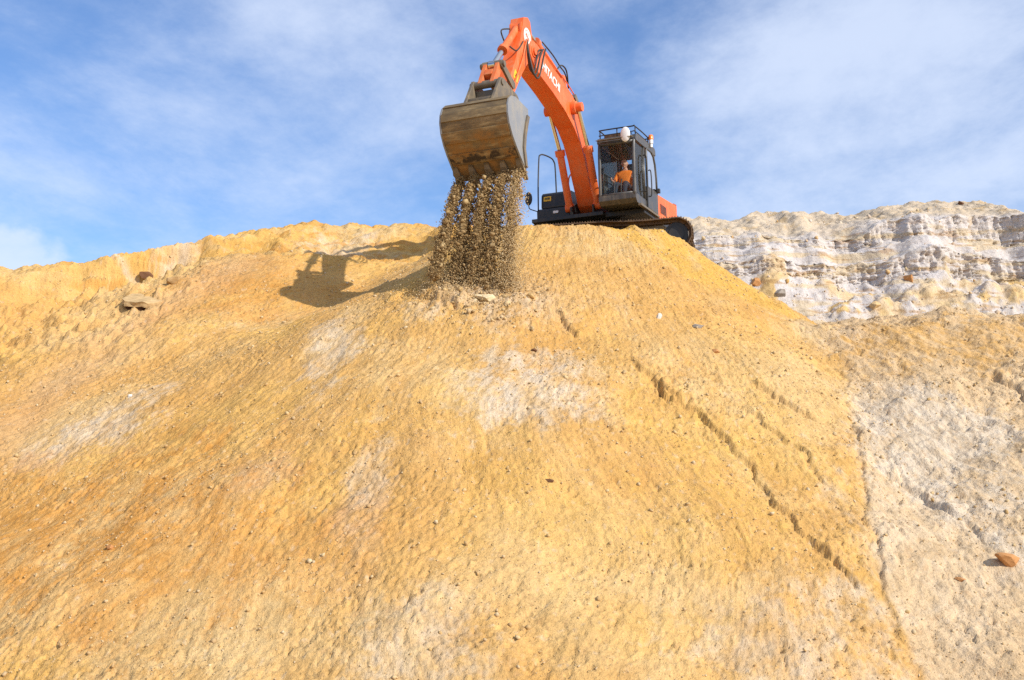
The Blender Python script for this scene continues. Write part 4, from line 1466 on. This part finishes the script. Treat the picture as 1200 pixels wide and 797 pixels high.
def limb(start, pts, rads):
    prev_ = start
    for p_, r_ in zip(pts, rads):
        vb.append(p_); rb.append(r_); eb.append((prev_, len(vb) - 1)); prev_ = len(vb) - 1
    return prev_


arms = {}
for sy in (-1, 1):
    sh = (PX, PY + sy * .205, PZ + .40); el = (PX + .10, PY + sy * .285, PZ + .15)
    hy = 0.86 if sy < 0 else 1.49
    wr = (PX + .31, hy, PZ + .19)
    limb(2, [sh, el, wr], [.062, .046, .032])
    kn = (PX + .44, PY + sy * .13, PZ + .04); an = (PX + .60, PY + sy * .13, PZ - .34); toe = (PX + .74, PY + sy * .14, PZ - .37)
    limb(0, [(PX + .06, PY + sy * .09, PZ), kn, an, toe], [.09, .068, .045, .04])
    arms[sy] = (sh, el, wr, kn, an, toe)
body = skin_mesh(vb, eb, rb)
parts_ = [body]
for sy in (-1, 1):                       # hands closed round the levers
    wr = Vector(arms[sy][2])
    hv = [tuple(wr), tuple(wr + Vector((.05, 0, 0)))]
    parts_.append(skin_mesh([tuple(wr - Vector((.02, 0, 0))), tuple(wr + Vector((.04, 0, .005))), tuple(wr + Vector((.085, 0, .0)))], [(0, 1), (1, 2)], [(.024, .03), (.018, .040), (.015, .040)], 0, 2))
    for k, ln in enumerate((.072, .080, .075, .060)):
        b0 = wr + Vector((.085, 0, .030 - .020 * k))
        parts_.append(skin_mesh([tuple(b0 + Vector((-.02, 0, 0))), tuple(b0 + Vector((ln * .35, -sy * .012, 0))), tuple(b0 + Vector((ln * .45, -sy * .040, -.003))), tuple(b0 + Vector((ln * .12, -sy * .050, -.005)))], [(0, 1), (1, 2), (2, 3)], [.010, .0095, .009, .008], 0, 1))
    t0_ = wr + Vector((.03, 0, .03))
    parts_.append(skin_mesh([tuple(t0_), tuple(t0_ + Vector((.035, -sy * .03, .02))), tuple(t0_ + Vector((.065, -sy * .045, .008)))], [(0, 1), (1, 2)], [.013, .011, .009], 0, 1))
# head
HC = Vector((PX + .035, PY, PZ + .665))
bm = NB()
bmesh.ops.create_uvsphere(bm, u_segments=28, v_segments=20, radius=1)
for v in bm.verts:
    x_, y_, z_ = v.co
    wd = .076 * (1 - .20 * max(0, -z_) ** 1.5)
    v.co = Vector((x_ * .098 + (.012 if z_ < 0 and x_ > 0 else 0), y_ * wd, z_ * .122))
    if x_ > .6: v.co.x -= .012 * (x_ - .6) / .4
bmesh.ops.create_uvsphere(bm, u_segments=10, v_segments=8, radius=1, matrix=Matrix.Translation((.098, 0, -.015)) @ Matrix.Diagonal((.024, .016, .026, 1)))
bmesh.ops.create_uvsphere(bm, u_segments=10, v_segments=8, radius=1, matrix=Matrix.Translation((.085, 0, .030)) @ Matrix.Diagonal((.014, .055, .012, 1)))
bmesh.ops.create_uvsphere(bm, u_segments=10, v_segments=8, radius=1, matrix=Matrix.Translation((.084, 0, -.062)) @ Matrix.Diagonal((.014, .026, .010, 1)))
bmesh.ops.create_uvsphere(bm, u_segments=10, v_segments=8, radius=1, matrix=Matrix.Translation((.078, 0, -.105)) @ Matrix.Diagonal((.022, .030, .018, 1)))
for sy in (-1, 1):
    bmesh.ops.create_uvsphere(bm, u_segments=10, v_segments=8, radius=1, matrix=Matrix.Translation((-.005, sy * .080, -.005)) @ Matrix.Diagonal((.022, .012, .034, 1)))
bmesh.ops.transform(bm, matrix=Matrix.Translation(HC) @ Matrix.Rotation(R(8), 4, 'Z') @ Matrix.Rotation(R(3), 4, 'Y'), verts=bm.verts)
bmesh.ops.scale(bm, vec=(1.08, 1.08, 1.08), space=Matrix.Translation(-HC), verts=bm.verts)
hm = bpy.data.meshes.new('h'); bm.to_mesh(hm); bm.free()
parts_.append(hm)
bm = NB()
for m_ in parts_: bm.from_mesh(m_)
pm = bpy.data.meshes.new('person'); bm.to_mesh(pm); bm.free()
for m_ in parts_: bpy.data.meshes.remove(m_)
tmp = bpy.data.objects.new('person_tmp', pm); COL.objects.link(tmp)
rm = tmp.modifiers.new('r', 'REMESH'); rm.mode = 'VOXEL'; rm.voxel_size = .008; rm.use_smooth_shade = True
bpy.context.view_layer.update()
pm2 = bpy.data.meshes.new_from_object(tmp.evaluated_get(bpy.context.evaluated_depsgraph_get()))
bpy.data.objects.remove(tmp)
person = link_mesh('person', pm2, M['skin'], smooth=True)
person.matrix_world = MW
tag(person, 'bald person in an orange high visibility shirt seated at the controls in the cab', 'person')
# eyes
for sy in (-1, 1):
    bm = NB()
    bmesh.ops.create_uvsphere(bm, u_segments=10, v_segments=8, radius=.014, matrix=Matrix.Translation(HC) @ Matrix.Rotation(R(8), 4, 'Z') @ Matrix.Rotation(R(3), 4, 'Y') @ Matrix.Translation((.0875, sy * .0325, .013)))
    bm_obj('eye', bm, M['eye'], person, smooth=True)
# shirt: torso and short sleeves, thicker than the body
sv = [(PX, PY, PZ - .02), (PX - .01, PY, PZ + .18), (PX - .02, PY, PZ + .37), (PX - .005, PY, PZ + .475)]
se = [(0, 1), (1, 2), (2, 3)]; sr = [(.20, .165), (.215, .165), (.20, .145), (.095, .09)]
for sy in (-1, 1):
    sh, el = Vector(arms[sy][0]), Vector(arms[sy][1])
    i = len(sv); sv += [tuple(sh), tuple(sh.lerp(el, .55)), tuple(sh.lerp(el, .95))]; sr += [.088, .078, .078]
    se += [(2, i), (i, i + 1), (i + 1, i + 2)]
link_mesh('shirt', skin_mesh(sv, se, sr), M['shirt'], person, smooth=True)
tv = [(PX, PY, PZ + .04), (PX, PY, PZ - .02)]; te = [(0, 1)]; tr_ = [(.175, .135), (.165, .12)]
for sy in (-1, 1):
    kn, an = Vector(arms[sy][3]), Vector(arms[sy][4])
    i = len(tv); tv += [(PX + .07, PY + sy * .09, PZ), tuple(kn), tuple(kn.lerp(an, .85))]; tr_ += [.105, .084, .066]
    te += [(1, i), (i, i + 1), (i + 1, i + 2)]
link_mesh('trousers', skin_mesh(tv, te, tr_), M['trousers'], person, smooth=True)

# ------------------------------------------------------------------ soil falling from the bucket
n = 105000
cl = np.array([-.70, -.36, .00, .34, .68]); wts = np.array([.17, .22, .25, .23, .13])
k = rng.choice(5, n, p=wts)
s = rng.random(n) ** .80 * 1.02                    # fraction of the fall
l = cl[k] + rng.normal(0, 1, n) * (.046 + .030 * s)
stray = rng.random(n) < .035
l = np.where(stray, rng.uniform(-.85, .95, n), l)
lowright = (k == 4) & (rng.random(n) < .35)
u_start = 6.80 - rng.random(n) * .22
w_start = .98
start = np.array(ORIG)[None] + u_start[:, None] * np.array(fw)[None] + (l * 1.0)[:, None] * np.array(lf)[None] + w_start * np.array(up)[None]
adv = (1.10 + .055 * rng.normal(0, 1, n)) * np.sqrt(s) + np.array([.42, .05, .10, -.02, -.14])[k] * s ** 1.5
pos = start + adv[:, None] * np.array(fw)[None] * 1.0
endx = start + 1.0 * np.array(fw)[None]
drop = start[:, 2] - ground_z(endx[:, 0], endx[:, 1])
pos[:, 2] = start[:, 2] - drop * s
pos[:, 0] += rng.normal(0, .03, n) * s; pos[:, 1] += rng.normal(0, .10, n) * s
# uneven bunching: gaps of daylight in the upper part
dens = fbm(l * 6 + k * 5, pos[:, 2] * 2.4, 801, 3)
keep = (dens + rng.uniform(-.35, .9, n)) > -.02
gz = ground_z(pos[:, 0], pos[:, 1])
keep &= pos[:, 2] > gz - .05
pos = pos[keep]; s = s[keep]; kq = k[keep]
sz = 0.0075 + .0075 * rng.pareto(2.8, len(pos)); sz = np.minimum(sz, .060)
sz *= np.where(kq == 4, .72, 1.0) * (1.15 - .25 * s)
m_soil = m_clod('falling damp soil', [(.25, .155, .065), (.38, .25, .11), (.20, .12, .05), (.50, .36, .18), (.30, .19, .08), (.40, .28, .14)])
o = clod_mesh('falling_soil', pos, sz, m_soil, flat=.85)
tag(o, 'brown sandy soil falling in separate streams from the tilted bucket', 'falling soil', kind='stuff')
# fine pale dust and grains hanging beside the right-hand stream and over the foot
nd_ = 16000
s = rng.random(nd_) ** .8
l = .62 + np.abs(rng.normal(0, .16, nd_)) * (.6 + 1.2 * s) * np.where(rng.random(nd_) < .75, 1, -2.2)
st_ = np.array(ORIG)[None] + 6.72 * np.array(fw)[None] + l[:, None] * np.array(lf)[None] + .98 * np.array(up)[None]
dp = st_ + ((1.0 + rng.normal(0, .22, nd_)) * np.sqrt(s))[:, None] * np.array(fw)[None]
en = st_ + 1.0 * np.array(fw)[None]
dp[:, 2] = st_[:, 2] - (st_[:, 2] - ground_z(en[:, 0], en[:, 1])) * s + rng.normal(0, .05, nd_)
sp_ = rng.random(nd_) < .25                         # splash round the foot
dp[sp_, 0] = foot[0] + rng.normal(-.05, .75, sp_.sum()); dp[sp_, 1] = foot[1] + rng.normal(.1, .3, sp_.sum())
dp[sp_, 2] = ground_z(dp[sp_, 0], dp[sp_, 1]) + np.abs(rng.normal(0, .16, sp_.sum()))
m_dust = m_clod('pale sand grains', [(.66, .50, .28), (.60, .42, .20), (.70, .58, .38)])
o = clod_mesh('sand_grains', dp, rng.uniform(.005, .013, nd_), m_dust)
tag(o, 'fine pale sand grains drifting beside the streams and splashing at their foot', 'sand grains', kind='stuff')
# clods that have already rolled out round the foot
nr_ = 900
rx_ = foot[0] + rng.normal(.1, .62, nr_); ry_ = foot[1] + rng.normal(-.25, .55, nr_)
rs_ = np.minimum(.012 + .014 * rng.pareto(2.6, nr_), .075)
m_roll = m_clod('rolled clods', [(.58, .41, .20), (.48, .34, .17), (.38, .25, .12), (.66, .52, .32), (.60, .40, .17)])
o = clod_mesh('rolled_clods', np.stack([rx_, ry_, ground_z(rx_, ry_) + rs_ * .3], -1), rs_, m_roll)
tag(o, 'fresh brown clods rolled out below the foot of the falling soil', 'clods', kind='stuff')
# larger lumps just leaving the lip, clinging in sheets under the teeth
nl = 900
k = rng.choice(5, nl, p=wts)
t = rng.random(nl) ** 1.3 * 2.6
l = cl[k] + rng.normal(0, .07, nl)
P = np.array(ORIG)[None] + (6.84 - .08 * rng.random(nl) + .25 * np.sqrt(t) * .9)[:, None] * np.array(fw)[None] + l[:, None] * np.array(lf)[None] + (.92 - .75 * t)[:, None] * np.array(up)[None]
P[:, :2] += (np.maximum(0, t - 1)[:, None] * np.array(fw)[None, :2] * .22)
sz = np.minimum(.018 + .012 * rng.pareto(2.4, nl), .065) * (1.15 - .22 * t)
o = clod_mesh('soil_lumps', P, sz, m_soil, flat=.8)
tag(o, 'larger brown soil lumps breaking off just below the bucket teeth', 'soil lumps', kind='stuff')

# ------------------------------------------------------------------ light and sky
SUN = Vector((1.0, -.80, .85)).normalized()
sd = bpy.data.lights.new('sun', 'SUN')
sd.energy = 4.0; sd.angle = R(.5); sd.color = (1, .945, .86)
so = bpy.data.objects.new('sun', sd); COL.objects.link(so)
so.rotation_euler = (-SUN).to_track_quat('-Z', 'Y').to_euler()
so.location = (20, -20, 30)
w = bpy.data.worlds.new('World'); scene.world = w
w.use_nodes = True
nt = w.node_tree; N = nt.nodes; L = nt.links
for nd in list(N): N.remove(nd)
out = N.new('ShaderNodeOutputWorld'); bg = N.new('ShaderNodeBackground')
sky = N.new('ShaderNodeTexSky'); sky.sky_type = 'NISHITA'; sky.sun_disc = False
sky.sun_elevation = math.asin(SUN.z); sky.sun_rotation = math.atan2(SUN.x, SUN.y)
sky.air_density = 1.0; sky.dust_density = .3; sky.ozone_density = 3.0
tc = N.new('ShaderNodeTexCoord'); sx = N.new('ShaderNodeSeparateXYZ'); L.new(tc.outputs['Generated'], sx.inputs[0])


def wm(op, a, b=0.0, clamp=False):
    nd = N.new('ShaderNodeMath'); nd.operation = op; nd.use_clamp = clamp
    for s_, v in ((nd.inputs[0], a), (nd.inputs[1], b)):
        if hasattr(v, 'links'): L.new(v, s_)
        else: s_.default_value = v
    return nd.outputs[0]


den = wm('ADD', wm('MAXIMUM', sx.outputs['Z'], 0.0), .14)
cxy = N.new('ShaderNodeCombineXYZ'); L.new(wm('DIVIDE', sx.outputs['X'], den), cxy.inputs[0]); L.new(wm('DIVIDE', sx.outputs['Y'], den), cxy.inputs[1])


def wnoise(scale, detail, rough, off=(0, 0, 0), stretch=(1, 1, 1), dist=0.0, rz=0.0):
    mp = N.new('ShaderNodeMapping'); mp.inputs['Location'].default_value = off; mp.inputs['Scale'].default_value = stretch; mp.inputs['Rotation'].default_value = (0, 0, rz)
    L.new(cxy.outputs[0], mp.inputs['Vector'])
    nd = N.new('ShaderNodeTexNoise'); nd.inputs['Scale'].default_value = scale; nd.inputs['Detail'].default_value = detail; nd.inputs['Roughness'].default_value = rough
    nd.inputs['Distortion'].default_value = dist
    L.new(mp.outputs[0], nd.inputs['Vector'])
    return nd.outputs['Fac']


big = wnoise(.75, 9, .58, (7.9, 3.4, 0), (1, .7, 1), .1)
wisp = wnoise(1.7, 10, .66, (5.1, 0.4, 0), (1.0, .7, 1), .12, .5)
# more cloud towards the right of the valley (direction +x)
side_ = wm('MULTIPLY', sx.outputs['X'], .11)
cl_ = wm('ADD', wm('ADD', wm('MULTIPLY', big, .60), wm('MULTIPLY', wisp, .60)), side_)
# one small cumulus low over the left bank
dv = Vector(ray(18, 318)).normalized()
dt = N.new('ShaderNodeVectorMath'); dt.operation = 'DOT_PRODUCT'; L.new(tc.outputs['Generated'], dt.inputs[0]); dt.inputs[1].default_value = dv
nb = N.new('ShaderNodeTexNoise'); nb.inputs['Scale'].default_value = 42; nb.inputs['Detail'].default_value = 5; L.new(tc.outputs['Generated'], nb.inputs['Vector'])
puff = N.new('ShaderNodeMapRange'); puff.interpolation_type = 'SMOOTHSTEP'
L.new(wm('ADD', dt.outputs['Value'], wm('MULTIPLY', wm('SUBTRACT', nb.outputs['Fac'], .5), .0012)), puff.inputs['Value'])
puff.inputs['From Min'].default_value = math.cos(R(2.3)); puff.inputs['From Max'].default_value = math.cos(R(1.5)); puff.inputs["To Max"].default_value = .15
cl_ = wm('ADD', cl_, puff.outputs[0])
mr = N.new('ShaderNodeMapRange'); mr.interpolation_type = 'SMOOTHSTEP'
L.new(cl_, mr.inputs['Value']); mr.inputs['From Min'].default_value = .42; mr.inputs['From Max'].default_value = .73; mr.inputs['To Max'].default_value = .78
mixc = N.new('ShaderNodeMix'); mixc.data_type = 'RGBA'
L.new(mr.outputs[0], mixc.inputs[0]); tint = N.new('ShaderNodeMix'); tint.data_type = 'RGBA'; tint.blend_type = 'MULTIPLY'; tint.inputs[0].default_value = 1.0
tint.inputs[7].default_value = (.80, .93, 1.14, 1)
L.new(sky.outputs[0], tint.inputs[6]); L.new(tint.outputs[2], mixc.inputs[6]); mixc.inputs[7].default_value = (5.5, 6.2, 7.6, 1)
L.new(mixc.outputs[2], bg.inputs['Color']); bg.inputs['Strength'].default_value = .115
L.new(bg.outputs[0], out.inputs['Surface'])

# ------------------------------------------------------------------ render settings
scene.render.engine = 'CYCLES'
scene.view_settings.view_transform = 'Standard'
scene.view_settings.look = 'None'
scene.view_settings.exposure = 0.33
scene.view_settings.gamma = 1.0
scene.view_settings.use_curve_mapping = False
scene.cycles.max_bounces = 6
scene.cycles.caustics_reflective = False
scene.cycles.caustics_refractive = False
scene.cycles.transparent_max_bounces = 12
scene.cycles.use_adaptive_sampling = True
scene.cycles.adaptive_threshold = .006
scene.cycles.sample_clamp_indirect = 4.0
try:
    scene.cycles.use_denoising = False
    scene.cycles.denoiser = 'OPENIMAGEDENOISE'
    scene.cycles.denoising_input_passes = 'RGB_ALBEDO_NORMAL'
except Exception:
    pass
scene.render.resolution_x, scene.render.resolution_y = 1024, 680
